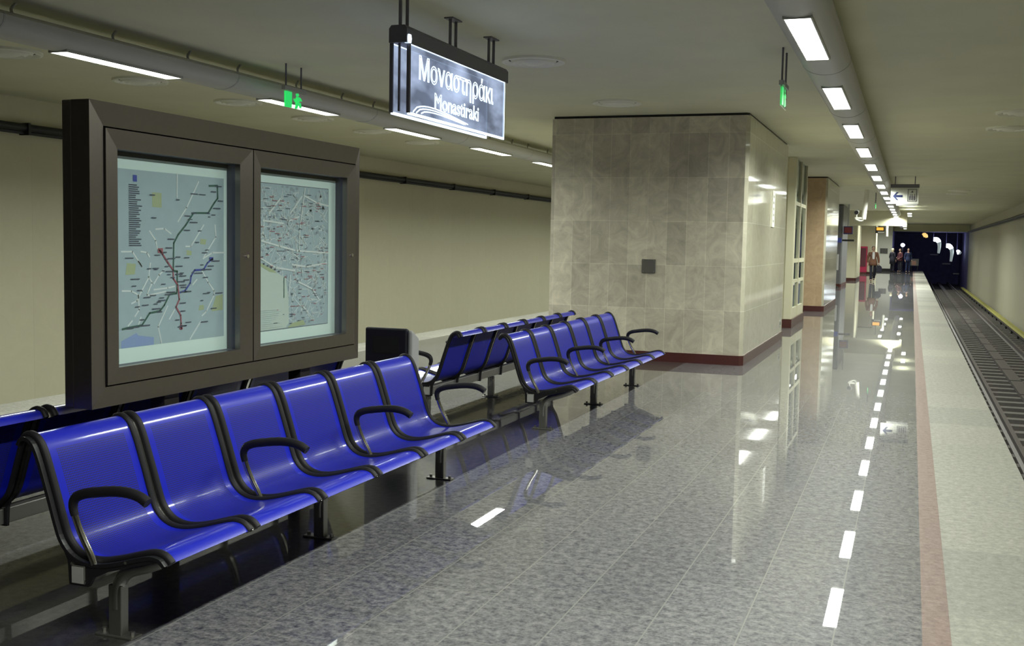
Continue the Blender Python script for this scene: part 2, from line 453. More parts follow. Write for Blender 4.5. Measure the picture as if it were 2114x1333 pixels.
b = MB(); b.box(XL - 0.3, XL, YB, YE, TRK, ZC)
tag(b.build('wall_left', MT['wall']), 'olive beige wall behind the left track', None, None, 'structure')
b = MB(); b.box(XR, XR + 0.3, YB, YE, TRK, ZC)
tag(b.build('wall_right', MT['wall_vignette']), 'olive beige wall beyond the right track', None, None, 'structure')
b = MB(); b.box(XL, XR, YB - 0.3, YB, TRK, ZC)
tag(b.build('wall_back', MT['wall']), 'beige end wall behind the viewpoint', None, None, 'structure')
b = MB(); b.box(XL, -1.42, 87.0, 87.4, 0.0, ZC, 0); b.box(XL, EL + 0.12, 87.0, 87.4, TRK, 0, 0)
tag(b.build('wall_front', MT['white']), 'pale end wall of the platform', None, None, 'structure')
b = MB(); b.box(-1.42, XR + 0.3, YE, YE + 0.4, 3.03, ZC + 0.3)
tag(b.build('wall_header', MT['ceiling']), 'concrete header above the tunnel mouth', None, None, 'structure')
for nm, bx, lb in (('wall_tunnel_left', (-1.8, -1.42, 87.4, 104, TRK, 3.1), 'unlit left side of the tunnel'), ('wall_tunnel_right', (XR, XR + 0.3, YE, 104, TRK, 3.1), 'unlit right side of the tunnel'),
                   ('ceiling_tunnel', (-1.8, XR + 0.3, YE + 0.4, 104, 3.1, 3.4), 'dark ceiling of the tunnel'), ('wall_tunnel_end', (-1.8, XR + 0.3, 104, 104.3, TRK, 3.4), 'black far end of the tunnel')):
    b = MB(); b.box(*bx)
    tag(b.build(nm, MT['tun']), lb, None, None, 'structure')
b = MB(); b.box(ER - 0.06, XR, YB, 104, TRK - 0.3, TRK); b.box(XL, EL + 0.12, YB, 87, TRK - 0.3, TRK); b.box(-1.42, ER - .06, 91, 104, TRK - .3, TRK)
tag(b.build('floor_track', MT['ballast']), 'dark ballast of the track beds', None, None, 'structure')
# downstand beam across the platform
b = MB(); b.box(-7.2, -0.40, 57.0, 57.5, 2.82, ZC)
tag(b.build('trim_4', MT['cream']), 'cream downstand beam hanging from the ceiling far down the platform', None, None, 'structure')
b = MB(); b.box(-0.40, -0.29, 56.9, 57.5, 2.76, ZC)
tag(b.build('trim_5', MT['cream']), 'cream end post of the downstand beam', None, None, 'structure')

# ------------------------------------------------------------------ pillars
def pillar(name, x0, x1, y0, y1, fm, sm, label, ch=0.05):
    e = empty(name, ((x0 + x1) / 2, y0, 0), label, 'pillar')
    e['kind'] = 'structure'
    b = MB()
    poly = [(x0, y0), (x1 - ch, y0), (x1, y0 + ch), (x1, y1), (x0, y1)]
    n = len(poly); zt = ZC - 0.035
    for k in range(n):
        p, q = poly[k], poly[(k + 1) % n]
        b.face([(p[0], p[1], 0), (q[0], q[1], 0), (q[0], q[1], zt), (p[0], p[1], zt)], 0 if k == 0 or k == 3 else 1)
    b.face([(p[0], p[1], zt) for p in poly], 0)
    b.build('cladding', [fm, sm], e, recalc=True)
    g = 0.02
    MB().prism([(x0 + g, y0 + g), (x1 - ch - g / 2, y0 + g), (x1 - g, y0 + ch + g / 2), (x1 - g, y1 - g), (x0 + g, y1 - g)], 'z', zt, ZC).build('shadow_gap', MT['black'], e)
    k = 0.012
    MB().prism([(x0 - k, y0 - k), (x1 - ch + k / 2, y0 - k), (x1 + k, y0 + ch - k / 2), (x1 + k, y1 + k), (x0 - k, y1 + k)], 'z', 0, 0.14).build('baseboard', MT['redbase'], e)
    return e
pillar('pillar', -5.10, -2.20, 15.59, 20.55, MT['p1f'], MT['p1s'], 'broad grey marble tiled pillar behind the far seats')
pillar('pillar', -4.6, -2.15, 30.0, 34.8, MT['p2f'], MT['p2s'], 'tan stone pillar beyond the glazed kiosk')
# plates on the big pillar
t = empty('access_plate', (-3.585, 15.59, 1.38), 'small dark square plate on the front of the broad marble pillar', 'plate')
MB().box(-3.685, -3.485, 15.568, 15.59, 1.28, 1.48).build('cover', MT['plate'], t, bevel=0.004)
for dx in (-0.08, 0.08):
    for dz in (1.30, 1.46): MB().tube([(-3.585 + dx, 15.570, dz), (-3.585 + dx, 15.563, dz)], 0.006, 8).build('screw', MT['steel'], t)
t = empty('notice_plate', (-2.2, 18.55, 2.0), 'tall narrow pale plate on the side of the broad marble pillar', 'sign')
MB().box(-2.20, -2.185, 18.40, 18.72, 2.02, 2.62).build('panel', MT['white'], t)
bb = MB()
for k in range(5): bb.box(-2.185, -2.183, 18.47, 18.65, 2.10 + k * 0.1, 2.14 + k * 0.1)
bb.build('marking', MT['ltgrey'], t)
t = empty('wall_socket', (-2.2, 20.2, 0.3), 'small socket low on the side of the broad marble pillar', 'socket')
MB().box(-2.20, -2.19, 20.14, 20.26, 0.26, 0.36).build('faceplate', MT['ltgrey'], t)
MB().box(-2.19, -2.187, 20.17, 20.23, 0.285, 0.335).build('outlet', MT['black'], t)

# ------------------------------------------------------------------ wall cables
def wall_cable(x, side, label):
    e = empty('wall_cable', (x, 30, 3.14), label, 'cable')
    z = 3.14 if side < 0 else 3.05
    MB().tube([(x + side * -0.10, YB + 0.2, z), (x + side * -0.10, YE - 0.3, z)], 0.055, 10).build('cable', MT['cable'], e, smooth=40)
    MB().tube([(x + side * -0.07, YB + 0.2, z - 0.06), (x + side * -0.07, YE - 0.3, z - 0.06)], 0.03, 8).build('thin_cable', MT['cable'], e, smooth=40)
    for k in range(12):
        y = 9 + k * 3.0
        MB().box(min(x, x + side * -0.17), max(x, x + side * -0.17), y - 0.02, y + 0.02, z - 0.10, z + 0.065).build('bracket', MT['cable'], e)
wall_cable(XL, -1, 'thick black cable running along the top of the left wall')
wall_cable(XR, 1, 'thin dark cable running along the top of the right wall')

# ------------------------------------------------------------------ light rows
XLT = {'right': -0.80, 'left': -6.95}
ROW = {'right': (7.73, 3.40, 1.72), 'left': (7.57, 3.17, 1.56)}      # start, period and panel length
ZL = 3.25
def trunk_profile():
    pts = []
    for k in range(15):
        a = math.pi * (1.08 + 0.84 * k / 14) if False else math.radians(190 + 160 * k / 14)
        pts.append((0.215 * math.cos(a), 3.385 + 0.135 * math.sin(a) if True else 0))
    pts = [(0.215, 3.385)] and pts
    top = []
    for k in range(1, 10):
        a = math.radians(-10 + 200 * k / 10)
        top.append((0.215 * math.cos(a), 3.385 + 0.075 * math.sin(a)))
    return pts + top
def light_row(side):
    x = XLT[side]
    t = empty('light_trunking', (x, 0, ZL), 'long rounded pale light trunking hung under the ceiling along the %s side of the platform' % side, 'light trunking')
    prof = trunk_profile()
    y1 = 86.0
    Y0, PER, LEN = ROW[side]
    MB().prism([(x + p[0], p[1]) for p in prof], 'y', YB + 0.5 if side == 'right' else 5.2, y1).build('housing', MT['trunk'], t, smooth=35)
    for k in range(-4, 22):
        yj = Y0 + k * PER - 0.8
        if yj > y1: break
        if side == 'left' and yj < 5.5: continue
        MB().prism([(x + p[0] * 1.012, 3.385 + (p[1] - 3.385) * 1.02) for p in prof], 'y', yj - 0.01, yj + 0.01).build('joint_ring', MT['ltgrey'], t, smooth=35)
        for yy in (yj + 0.3, yj + 1.5, yj + 2.6):
            path = smooth_path([(x, yy, 3.455), (x + 0.0, yy - 0.02, 3.50), (x, yy + 0.01, 3.54), (x, yy + 0.03, ZC)], 4)
            MB().tube(path, 0.012, 6).build('hanger', MT['ltgrey'], t, smooth=40)
    return t
light_row('right'); light_row('left')
def light_fixture(name, loc, label, group, L=1.72, W=0.175):
    e = empty(name, loc, label, 'ceiling light', group)
    x, y, z = loc
    MB().box(x - W / 2, x + W / 2, y, y + L, z - 0.004, z + 0.02).build('diffuser', MT['lamp'], e)
    la = bpy.data.lights.new('tube_light', 'AREA')
    la.shape = 'RECTANGLE'; la.size, la.size_y = W * 0.96, L * 0.98
    la.energy = TUBE_W; la.spread = math.radians(TUBE_SPREAD); la.color = (0.95, 1.0, 0.90)
    lo = bpy.data.objects.new('tube_light', la); COL.objects.link(lo); lo.parent = e
    lo.location = (0, L / 2, -0.006)
    b = MB()
    f = 0.012
    b.box(x - W / 2 - f, x - W / 2, y - f, y + L + f, z - 0.008, z + 0.03); b.box(x + W / 2, x + W / 2 + f, y - f, y + L + f, z - 0.008, z + 0.03)
    b.box(x - W / 2, x + W / 2, y - f, y, z - 0.008, z + 0.03); b.box(x - W / 2, x + W / 2, y + L, y + L + f, z - 0.008, z + 0.03)
    b.build('frame', MT['trunk'], e)
    return e
for side in ('right', 'left'):
    x = XLT[side]; proto = {}
    Y0, PER, LEN = ROW[side]
    for k in range(-2 if side == 'right' else 0, 15 if side == 'right' else 24):
        y = Y0 + k * PER
        nm = 'ceiling_light'
        if k < 0:
            lab = 'lit fluorescent panel of the %s light row, %s one behind the first panel in view' % (side, ORD[-k - 1].replace('nearest', 'first'))
        else:
            lab = '%s glowing white panel in view of the %s light row, counted from the camera' % (ORD[k].replace('nearest', 'first'), side)
        if not proto:
            proto['o'] = light_fixture(nm, (x, y, ZL), lab, 'lights of the %s row' % side, LEN)
        else:
            c = copy_tree(proto['o']); c.location = (x, y, ZL); c['label'] = lab; c['group'] = 'lights of the %s row' % side
for k, (x, y, z) in enumerate(((-0.17, 50.3, 3.25), (-0.17, 53.9, 3.25), (-0.50, 64.0, 3.06), (-0.50, 70.0, 3.06), (-0.50, 78, 3.06))):
    c = copy_tree(proto['o']); c.location = (x, y, z)
    c['label'] = ['bright panel just right of the cream downstand beam, the upper of two', 'bright panel just right of the cream downstand beam, the lower of two',
                  'slanting bright panel seen under the cream downstand beam', 'second bright panel beyond the cream downstand beam', 'last bright panel before the tunnel mouth'][k]
    c['group'] = 'lights beyond the rows'
    if k > 1:
        MB().box(x - 0.13, x + 0.13, y - 0.1, y + 1.8, z + 0.0305, ZC).build('housing', MT['trunk'], c).location = (0, 0, 0)

for k, y in enumerate((60.5, 66.0, 71.5, 77.0, 82.5)):  # unseen panels added to brighten the far end of the platform
    c = copy_tree(proto['o']); c.location = (-1.55, y, 3.40)
    c['label'] = 'unseen added light panel above and behind the cream downstand beam'; c['group'] = 'added lights behind the downstand beam'
    MB().box(-1.68, -1.42, y - 0.1, y + 1.8, 3.4305, ZC).build('housing', MT['trunk'], c)
# ------------------------------------------------------------------ round ceiling vents
def vent(loc, label, group):
    e = empty('ceiling_vent', loc, label, 'ceiling vent', group)
    MB().lathe([(0.33, 0.0), (0.325, -0.025), (0.30, -0.03), (0.275, -0.012), (0.26, 0.0)], loc, 40).build('rim', MT['vent'], e, smooth=40)
    MB().lathe([(0.24, 0.0), (0.22, -0.035), (0.19, -0.02), (0.15, -0.045), (0.12, -0.03), (0.07, -0.05), (0.0, -0.052)], loc, 40).build('diffuser_cone', MT['vent'], e, smooth=30)
    MB().lathe([(0.265, -0.001), (0.235, -0.001)], loc, 40).build('gap', MT['ventdark'], e)
    return e
v0 = vent((-8.86, 8.95, ZC), 'round ceiling vent by the left wall, nearest the camera and cut by the frame', 'round vents by the left wall')
for k, y in enumerate((11.0, 13.05, 15.05, 17.05, 19.1)):
    c = copy_tree(v0); c.location = (-8.86, y, ZC); c['label'] = '%s round ceiling vent by the left wall, counted from the camera' % ORD[k + 1]
for k, y in enumerate((16.2, 18.25, 37.0, 39.0)):
    c = copy_tree(v0); c.location = (1.30, y, ZC); c['group'] = 'round vents over the right track'
    c['label'] = '%s round ceiling vent over the right track, counted from the camera' % ORD[k]
for k, y in enumerate((10.75, 14.15)):
    c = copy_tree(v0); c.location = (-3.74, y, ZC); c['group'] = 'round vents over the middle of the platform'
    c['label'] = ['flat round ceiling vent just right of the hanging station name sign', 'flat round ceiling vent in front of the broad marble pillar'][k]

# ------------------------------------------------------------------ bench
PROF = [(.185, .815), (.205, .846), (.245, .853), (.285, .825), (.315, .765), (.345, .680), (.375, .590), (.402, .505), (.430, .435), (.475, .385), (.535, .360), (.61, .358), (.70, .376), (.79, .402), (.865, .420), (.915, .412), (.945, .385)]
PITCH, NS = 0.612, 6
PS = [Vector((p[0], p[1])) for p in [(q.x, q.y) for q in smooth_path([(a, c, 0) for a, c in PROF], 3)]]
def offset_profile(ps, d):
    out = []
    for k, p in enumerate(ps):
        t = (ps[min(k + 1, len(ps) - 1)] - ps[max(k - 1, 0)]).normalized()
        out.append(p + Vector((t.y, -t.x)) * -d)     # +d = towards the sitter
    return out
def make_seat(y0, y1, parent):
    """the curved blue shell between y0 and y1, 4 mm sheet, UV over the sheet"""
    top, bot = PS, offset_profile(PS, -0.006)
    n = len(PS); ny = 3
    cum = [0]
    for k in range(1, n): cum.append(cum[-1] + (PS[k] - PS[k - 1]).length)
    me = bpy.data.meshes.new('seat'); vs, fs, uvs = [], [], []
    ys = [y0 + (y1 - y0) * j / (ny - 1) for j in range(ny)]
    for lay in (top, bot):
        for k in range(n):
            for y in ys: vs.append((lay[k].x, y, lay[k].y))
    def idx(l, k, j): return l * n * ny + k * ny + j
    def u(k, j): return (j / (ny - 1), cum[k] / cum[-1])
    for k in range(n - 1):
        for j in range(ny - 1):
            fs.append([idx(0, k, j), idx(0, k + 1, j), idx(0, k + 1, j + 1), idx(0, k, j + 1)]); uvs.append([u(k, j), u(k + 1, j), u(k + 1, j + 1), u(k, j + 1)])
            fs.append([idx(1, k, j), idx(1, k, j + 1), idx(1, k + 1, j + 1), idx(1, k + 1, j)]); uvs.append([u(k, j), u(k, j + 1), u(k + 1, j + 1), u(k + 1, j)])
        for j in (0, ny - 1):
            fs.append([idx(0, k, j), idx(1, k, j), idx(1, k + 1, j), idx(0, k + 1, j)]); uvs.append([(0, 0)] * 4)
    for k in (0, n - 1):
        for j in range(ny - 1):
            fs.append([idx(0, k, j), idx(0, k, j + 1), idx(1, k, j + 1), idx(1, k, j)]); uvs.append([(0, 0)] * 4)
    me.from_pydata(vs, [], fs)
    lay = me.uv_layers.new(name='UVMap')
    li = 0
    for q in uvs:
        for c in q:
            lay.data[li].uv = c; li += 1
    me.materials.append(MT['seat'])
    bm = bmesh.new(); bm.from_mesh(me); bmesh.ops.recalc_face_normals(bm, faces=bm.faces); bm.to_mesh(me); bm.free()
    me.polygons.foreach_set('use_smooth', [True] * len(me.polygons)); me.set_sharp_from_angle(angle=math.radians(50))
    o = bpy.data.objects.new('seat', me); COL.objects.link(o); o.parent = parent
    # black edging along both sides of the shell
    for y in (y0 - 0.005, y1 + 0.005):
        e = MB().tube([(p.x, y, p.y) for p in offset_profile(PS, -0.003)], 0.0185, 10).build('edging', MT['rubber'], parent, smooth=50)
        e.parent = o
    return o
def make_bench(label):
    root = empty('bench', (0, 0, 0), label, 'bench', 'blue metal benches')
    gap = 0.036
    for k in range(NS):
        make_seat(k * PITCH + gap, (k + 1) * PITCH - gap, root)
    L = NS * PITCH
    # metal strip behind each joint
    for k in range(NS + 1):
        y = k * PITCH
        off1, off2 = offset_profile(PS, -0.006), offset_profile(PS, -0.022)
        n = len(PS)
        b = MB()
        w = 0.012
        for i in range(n - 1):
            for (A, B) in ((off1, off1), (off2, off2)):
                b.face([(A[i].x, y - w, A[i].y), (A[i + 1].x, y - w, A[i + 1].y), (A[i + 1].x, y + w, A[i + 1].y), (A[i].x, y + w, A[i].y)])
            for yy in (y - w, y + w):
                b.face([(off1[i].x, yy, off1[i].y), (off1[i + 1].x, yy, off1[i + 1].y), (off2[i + 1].x, yy, off2[i + 1].y), (off2[i].x, yy, off2[i].y)])
        b.build('joint_strip', MT['strut'] if 0 < k < NS else MT['black'], root, smooth=50)
        # black bracket between the shell and the beam
        poly = [(.425, .41), (.455, .35), (.462, .25), (.56, .25), (.585, .29), (.66, .325), (.80, .365), (.915, .395), (.865, .408), (.79, .392), (.70, .366), (.61, .348), (.535, .350), (.475, .375)]
        bk = MB().prism(poly, 'y', y - 0.009, y + 0.009).build('bracket', MT['black'], root)
        for (u, z) in ((.48, .34), (.545, .27), (.75, .375)):
            MB().tube([(u, y - 0.014, z), (u, y + 0.014, z)], 0.007, 8).build('bolt', MT['chrome'], root, smooth=40).parent = bk
    MB().box(.478, .545, -0.015, L + 0.015, .258, .335).build('beam', MT['steel'], root, bevel=0.004)
    for yy in (-0.016, L + 0.016):
        MB().box(.483, .540, yy - 0.002, yy + 0.002, .263, .330).build('beam_cap', MT['ltgrey'], root)
    for y in (0.14, L / 2 - 0.01, L - 0.16):
        leg = MB().box(.553, .620, y - 0.024, y + 0.024, 0.008, .225).build('leg', MT['steel'], root, bevel=0.005)
        MB().box(.490, .680, y - 0.035, y + 0.035, 0.0, 0.010).build('foot_plate', MT['steel'], root, bevel=0.003).parent = leg
        for du in (.512, .658): MB().tube([(du, y, 0.01), (du, y, 0.026)], 0.011, 6).build('foot_bolt', MT['steel'], root).parent = leg
        arm = smooth_path([(.587, y, .12), (.588, y, .200), (.612, y, .258), (.66, y, .292), (.74, y, .318), (.82, y, .350), (.880, y, .385)], 5)
        MB().tube(arm, 0.029, 12).build('cantilever', MT['steel'], root, smooth=40).parent = leg
    for k in (0, 2, 4, 6):
        y = k * PITCH
        a = empty_part = MB().tube(smooth_path([(.585, y, .345), (.560, y, .395), (.530, y, .445), (.505, y, .495), (.485, y, .545)], 5), 0.014, 10).build('armrest', MT['chrome'], root, smooth=40)
        pad = smooth_path([(.487, y, .540), (.478, y, .578), (.490, y, .612), (.530, y, .634), (.600, y, .648), (.690, y, .660), (.760, y, .660), (.815, y, .648), (.852, y, .628)], 5)
        rr = [0.016 + 0.006 * min(1, i / 12) for i in range(len(pad))]
        MB().tube(pad, rr, 12).build('arm_pad', MT['rubber'], root, smooth=40).parent = a
    return root
XC = -3.68
LB = NS * PITCH
bn = make_bench('near row of six blue seats facing the right track, in front of the map case')
def copies():
    out = []
    for lab, y, fl in (('dark blue row of seats facing the left track, behind the map case', 3.52, True),
                       ('far row of six blue seats facing the right track, in front of the marble pillar', 9.22, False),
                       ('far row of six blue seats seen from behind, facing the left track', 9.22, True)):
        c = copy_tree(bn); c['label'] = lab
        c.location = (XC, y + (LB if fl else 0), 0)
        c.rotation_euler = (0, 0, math.pi if fl else 0)
        out.append(c)
    return out
copies()
bn.location = (XC, 3.54, 0)

# ------------------------------------------------------------------ litter bin between the rows
t = empty('litter_bin', (-3.82, 7.85, 0), 'black litter bin with a rounded grey side standing behind the near seats', 'bin')
MB().prism([(7.72, 0.06), (7.88, 0.06), (7.88, 0.93), (7.745, 1.0), (7.72, 1.0)], 'x', -4.06, -3.69).build('body', MT['binblack'], t, bevel=0.015)
MB().prism([(7.73, 0.06), (7.87, 0.06), (7.87, 0.92), (7.75, 0.985), (7.73, 0.985)], 'x', -3.69, -3.65).build('side_shell', MT['bingrey'], t, bevel=0.03)
MB().box(-4.02, -3.68, 7.76, 7.86, 0.0, 0.06).build('plinth', MT['black'], t)
MB().box(-3.99, -3.76, 7.717, 7.722, 0.80, 0.93).build('slot', MT['caseD'], t)

# ------------------------------------------------------------------ map case
CX, CYA, CYB, CZA, CZB = -3.60, 4.11, 6.745, 0.87, 2.32
t = empty('map_case', (XC, 5.43, 0), 'large bronze-grey steel display case with two maps behind the near seats', 'display case')
XBK = -3.76
D1 = (4.225, 5.455, 0.972, 2.200)      # left door  y0 y1 z0 z1
D2 = (5.465, 6.700, 0.972, 2.200)
A1 = (4.312, 5.335, 1.050, 2.108)      # openings
A2 = (5.545, 6.590, 1.050, 2.108)
XP = -3.700                            # poster plane
b = MB()
b.box(XBK, XP - 0.004, CYA, CYB, CZA, CZB)                             # back box
b.build('back_box', MT['case'], t, bevel=0.006)
def ring(b, o, i, x0, x1o, x1i, mi=0):
    """mitred picture frame: outer rect o, inner rect i (y0 y1 z0 z1); front at x1o (outer) sloping to x1i (inner)"""
    O = [(o[0], o[2]), (o[1], o[2]), (o[1], o[3]), (o[0], o[3])]; I = [(i[0], i[2]), (i[1], i[2]), (i[1], i[3]), (i[0], i[3])]
    for k in range(4):
        j = (k + 1) % 4
        b.face([(x1o, *O[k]), (x1o, *O[j]), (x1i, *I[j]), (x1i, *I[k])], mi)
        b.face([(x0, *O[k]), (x0, *I[k]), (x0, *I[j]), (x0, *O[j])], mi)
        b.face([(x0, *O[k]), (x0, *O[j]), (x1o, *O[j]), (x1o, *O[k])], mi)
        b.face([(x0, *I[k]), (x1i, *I[k]), (x1i, *I[j]), (x0, *I[j])], mi)
b = MB(); ring(b, (CYA, CYB, CZA, CZB), (D1[0] - 0.008, D2[1] + 0.008, D1[2] - 0.008, D1[3] + 0.008), XP - 0.004, CX, CX - 0.012)
b.build('surround', MT['case'], t)
MB().box(XP - 0.004, XP - 0.002, D1[0] - 0.01, D2[1] + 0.01, D1[2] - 0.01, D1[3] + 0.01).build('seal', MT['caseD'], t)
rnd = random.Random(3)
GREEN = [(5.104, 1.977), (5.181, 1.982), (5.185, 1.912), (5.152, 1.884), (5.096, 1.826), (4.963, 1.822), (4.895, 1.755), (4.828, 1.701), (4.792, 1.657), (4.787, 1.51), (4.82, 1.506), (4.819, 1.407), (4.812, 1.388), (4.754, 1.384), (4.711, 1.329), (4.675, 1.301), (4.593, 1.294), (4.531, 1.235), (4.42, 1.228), (4.382, 1.224)]
RED = [[(4.671, 1.62), (4.699, 1.598), (4.741, 1.554), (4.784, 1.515), (4.787, 1.468), (4.823, 1.434), (4.837, 1.355), (4.808, 1.315), (4.848, 1.268), (4.851, 1.224), (4.851, 1.195)]]
BLUE = [(5.135, 1.571), (5.087, 1.548), (5.055, 1.515), (5.04, 1.511), (4.97, 1.51), (4.939, 1.478), (4.931, 1.44), (4.886, 1.4), (4.841, 1.392)]
ROADS = [[(4.823, 2.028), (4.822, 1.9)], [(5.01, 1.994), (4.903, 1.848), (4.829, 1.772)], [(4.596, 1.718), (4.644, 1.67), (4.657, 1.625)], [(4.38, 1.612), (4.463, 1.612), (4.534, 1.537)], [(4.528, 1.612), (4.575, 1.607), (4.595, 1.585)], [(5.056, 1.759), (4.94, 1.639), (4.895, 1.639)], [(5.16, 1.761), (5.168, 1.693), (5.056, 1.582)], [(5.25, 1.605), (5.135, 1.605), (5.048, 1.572)], [(4.644, 1.728), (4.714, 1.733), (4.77, 1.707)], [(4.602, 1.553), (4.587, 1.482), (4.614, 1.45), (4.573, 1.389), (4.6, 1.385)], [(4.587, 1.477), (4.533, 1.412), (4.493, 1.361), (4.454, 1.35)], [(4.384, 1.416), (4.454, 1.413), (4.506, 1.391), (4.512, 1.316), (4.479, 1.283)], [(4.798, 1.426), (4.74, 1.419), (4.628, 1.414)], [(4.725, 1.401), (4.6, 1.388)], [(4.797, 1.301), (4.753, 1.253)], [(4.739, 1.323), (4.661, 1.218), (4.688, 1.129)], [(5.04, 1.504), (5.095, 1.44), (5.151, 1.39), (5.151, 1.366), (5.078, 1.277), (5.039, 1.255)], [(5.023, 1.222), (4.93, 1.133)], [(4.993, 1.458), (4.954, 1.43)], [(4.525, 1.276), (4.505, 1.237)], [(4.459, 1.262), (4.426, 1.238)], [(4.712, 1.515), (4.67, 1.489), (4.628, 1.445)], [(4.508, 1.563), (4.534, 1.536)]]
PARKS = [[(4.618, 1.918), (4.694, 1.917), (4.694, 1.841), (4.618, 1.843)], [(5.025, 1.682), (5.08, 1.678), (5.072, 1.649), (5.024, 1.653)], [(4.902, 1.62), (4.947, 1.615), (4.947, 1.592), (4.902, 1.592)], [(4.423, 1.555), (4.488, 1.55), (4.481, 1.497), (4.41, 1.495)], [(5.167, 1.36), (5.233, 1.367), (5.233, 1.278), (5.126, 1.274)], [(5.015, 1.314), (5.055, 1.314), (5.055, 1.288), (5.007, 1.285)]]
SEA = [(4.374, 1.127), (4.625, 1.127), (4.626, 1.166), (4.504, 1.184), (4.491, 1.198), (4.375, 1.164)]
def quad(b, y0, y1, z0, z1, x, mi):
    b.face([(x, y0, z0), (x, y1, z0), (x, y1, z1), (x, y0, z1)], mi)
def along(pts, step):
    out = []
    for k in range(len(pts) - 1):
        a, c = Vector(pts[k]), Vector(pts[k + 1]); n = max(1, int((c - a).length / step))
        out += [a.lerp(c, (i + 0.5) / n) for i in range(n)]
    return out
mats = [MT[k] for k in ('sheet', 'mapblue', 'mapgreen', 'mapsea', 'maproad', 'mapink', 'mapline', 'mapred', 'mapnavy', 'mapblock', 'mappale')]
b = MB(); e1 = 0.0006
quad(b, 4.18, 5.290, 1.02, 2.085, XP, 0)
quad(b, 4.30, 5.245, 1.127, 2.025, XP + e1, 1)
for p in PARKS: b.face([(XP + 2 * e1, *q) for q in p], 2)
b.face([(XP + 2 * e1, *q) for q in SEA], 3)
for p in ROADS: b.strip(p, 0.0085, XP + 3 * e1, 4)
quad(b, 4.470, 4.500, 1.965, 1.998, XP + 4 * e1, 8)
z = 1.945
while z > 1.64:
    w = rnd.uniform(0.05, 0.10); quad(b, 4.438, 4.438 + w, z, z + 0.006, XP + 4 * e1, 5); z -= 0.0105
b.strip(GREEN, 0.010, XP + 5 * e1, 6)
for p in RED: b.strip(p, 0.010, XP + 6 * e1, 7)
quad(b, 4.660, 4.700, 1.605, 1.630, XP + 6 * e1, 7); quad(b, 4.838, 4.864, 1.190, 1.215, XP + 6 * e1, 7)
b.strip(BLUE, 0.010, XP + 7 * e1, 8); quad(b, 5.105, 5.140, 1.560, 1.580, XP + 7 * e1, 8)
for line in (GREEN, RED[0], BLUE):
    for q in along(line, 0.045):
        w = rnd.uniform(0.03, 0.075); s = rnd.choice((0.015, 0.015, -0.015 - w))
        quad(b, q.x + s, q.x + s + w, q.y - 0.004, q.y + 0.002, XP + 8 * e1, 5)
for k in range(46):
    y, z = rnd.uniform(4.40, 5.17), rnd.uniform(1.2, 1.6) if k < 34 else rnd.uniform(1.6, 1.95)
    if y < 4.56 and z > 1.62: continue
    quad(b, y, y + rnd.uniform(0.02, 0.07), z, z + 0.005, XP + 8 * e1, 5)
for v in b.v: v.y += 0.060  # pixel-traced map shifted in Y, approximating a scale about the camera
b.build('map_poster', mats, t, recalc=False)['label'] = 'pale blue transit map with green, red and blue lines'
# street map
b = MB()
quad(b, 5.46, 6.54, 1.02, 2.085, XP, 0)
quad(b, 5.53, 6.425, 1.122, 2.028, XP + e1, 5)
quad(b, 5.535, 6.420, 1.126, 2.024, XP + 2 * e1, 1)
for k in range(260):
    y, z = rnd.uniform(5.54, 6.40), rnd.uniform(1.14, 2.01)
    quad(b, y, min(6.418, y + rnd.uniform(0.012, 0.035)), z, z + rnd.uniform(0.008, 0.022), XP + 3 * e1, 9)
for k in range(430):
    y, z = rnd.uniform(5.54, 6.40), rnd.uniform(1.14, 2.01)
    a = rnd.choice((0.15, 1.45, -0.5, 0.8, 1.9)) + rnd.uniform(-0.25, 0.25); l = rnd.uniform(0.03, 0.12)
    y2, z2 = y + l * math.cos(a), z + l * math.sin(a)
    if not (5.54 < y2 < 6.415 and 1.135 < z2 < 2.015): continue
    b.strip([(y, z), (y2, z2)], rnd.uniform(0.003, 0.006), XP + 4 * e1, 4)
G2 = [(5.535, 1.537), (5.683, 1.517), (5.771, 1.486), (5.889, 1.444), (5.927, 1.308), (5.928, 1.157), (5.891, 1.129), (5.535, 1.129)]
b.face([(XP + 5 * e1, *q) for q in G2], 10)
for p in ([(5.535, 1.550), (5.622, 1.537), (5.753, 1.496), (5.789, 1.476), (5.709, 1.485), (5.622, 1.515)], [(5.91, 1.128), (5.966, 1.154), (6.101, 1.166), (6.131, 1.134)]):
    b.face([(XP + 6 * e1, *q) for q in p], 2)
for p in ([(5.615, 1.675), (5.816, 1.643), (6.011, 1.615), (6.415, 1.599)], [(6.118, 2.015), (6.056, 1.755), (6.048, 1.61)], [(6.119, 1.965), (6.272, 1.928), (6.415, 1.914)], [(5.696, 1.841), (5.823, 1.938)], [(5.937, 1.848), (6.082, 1.964)], [(5.631, 1.798), (5.859, 1.785)], [(5.867, 1.827), (5.92, 1.8), (6.046, 1.832)], [(5.609, 1.57), (5.771, 1.51), (6.001, 1.487)], [(5.963, 1.527), (6.137, 1.51), (6.403, 1.532)], [(6.04, 1.415), (6.218, 1.363), (6.301, 1.291)], [(6.09, 1.26), (6.16, 1.215)], [(5.945, 1.458), (5.927, 1.328)]):
    b.strip(p, 0.011, XP + 7 * e1, 4)
for k in range(150):
    y, z = rnd.uniform(5.58, 6.38), rnd.uniform(1.15, 2.0)
    if y < 5.92 and z < 1.5 and rnd.random() < 0.8: continue
    quad(b, y, min(6.418, y + rnd.uniform(0.015, 0.06)), z, z + 0.004, XP + 8 * e1, 7 if rnd.random() < 0.5 else 5)
quad(b, 5.865, 5.873, 1.32, 1.45, XP + 8 * e1, 6)
for k in range(5): quad(b, 5.63 + k * 0.042, 5.65 + k * 0.042, 1.53 - k * 0.012, 1.54 - k * 0.012, XP + 8 * e1, 5)
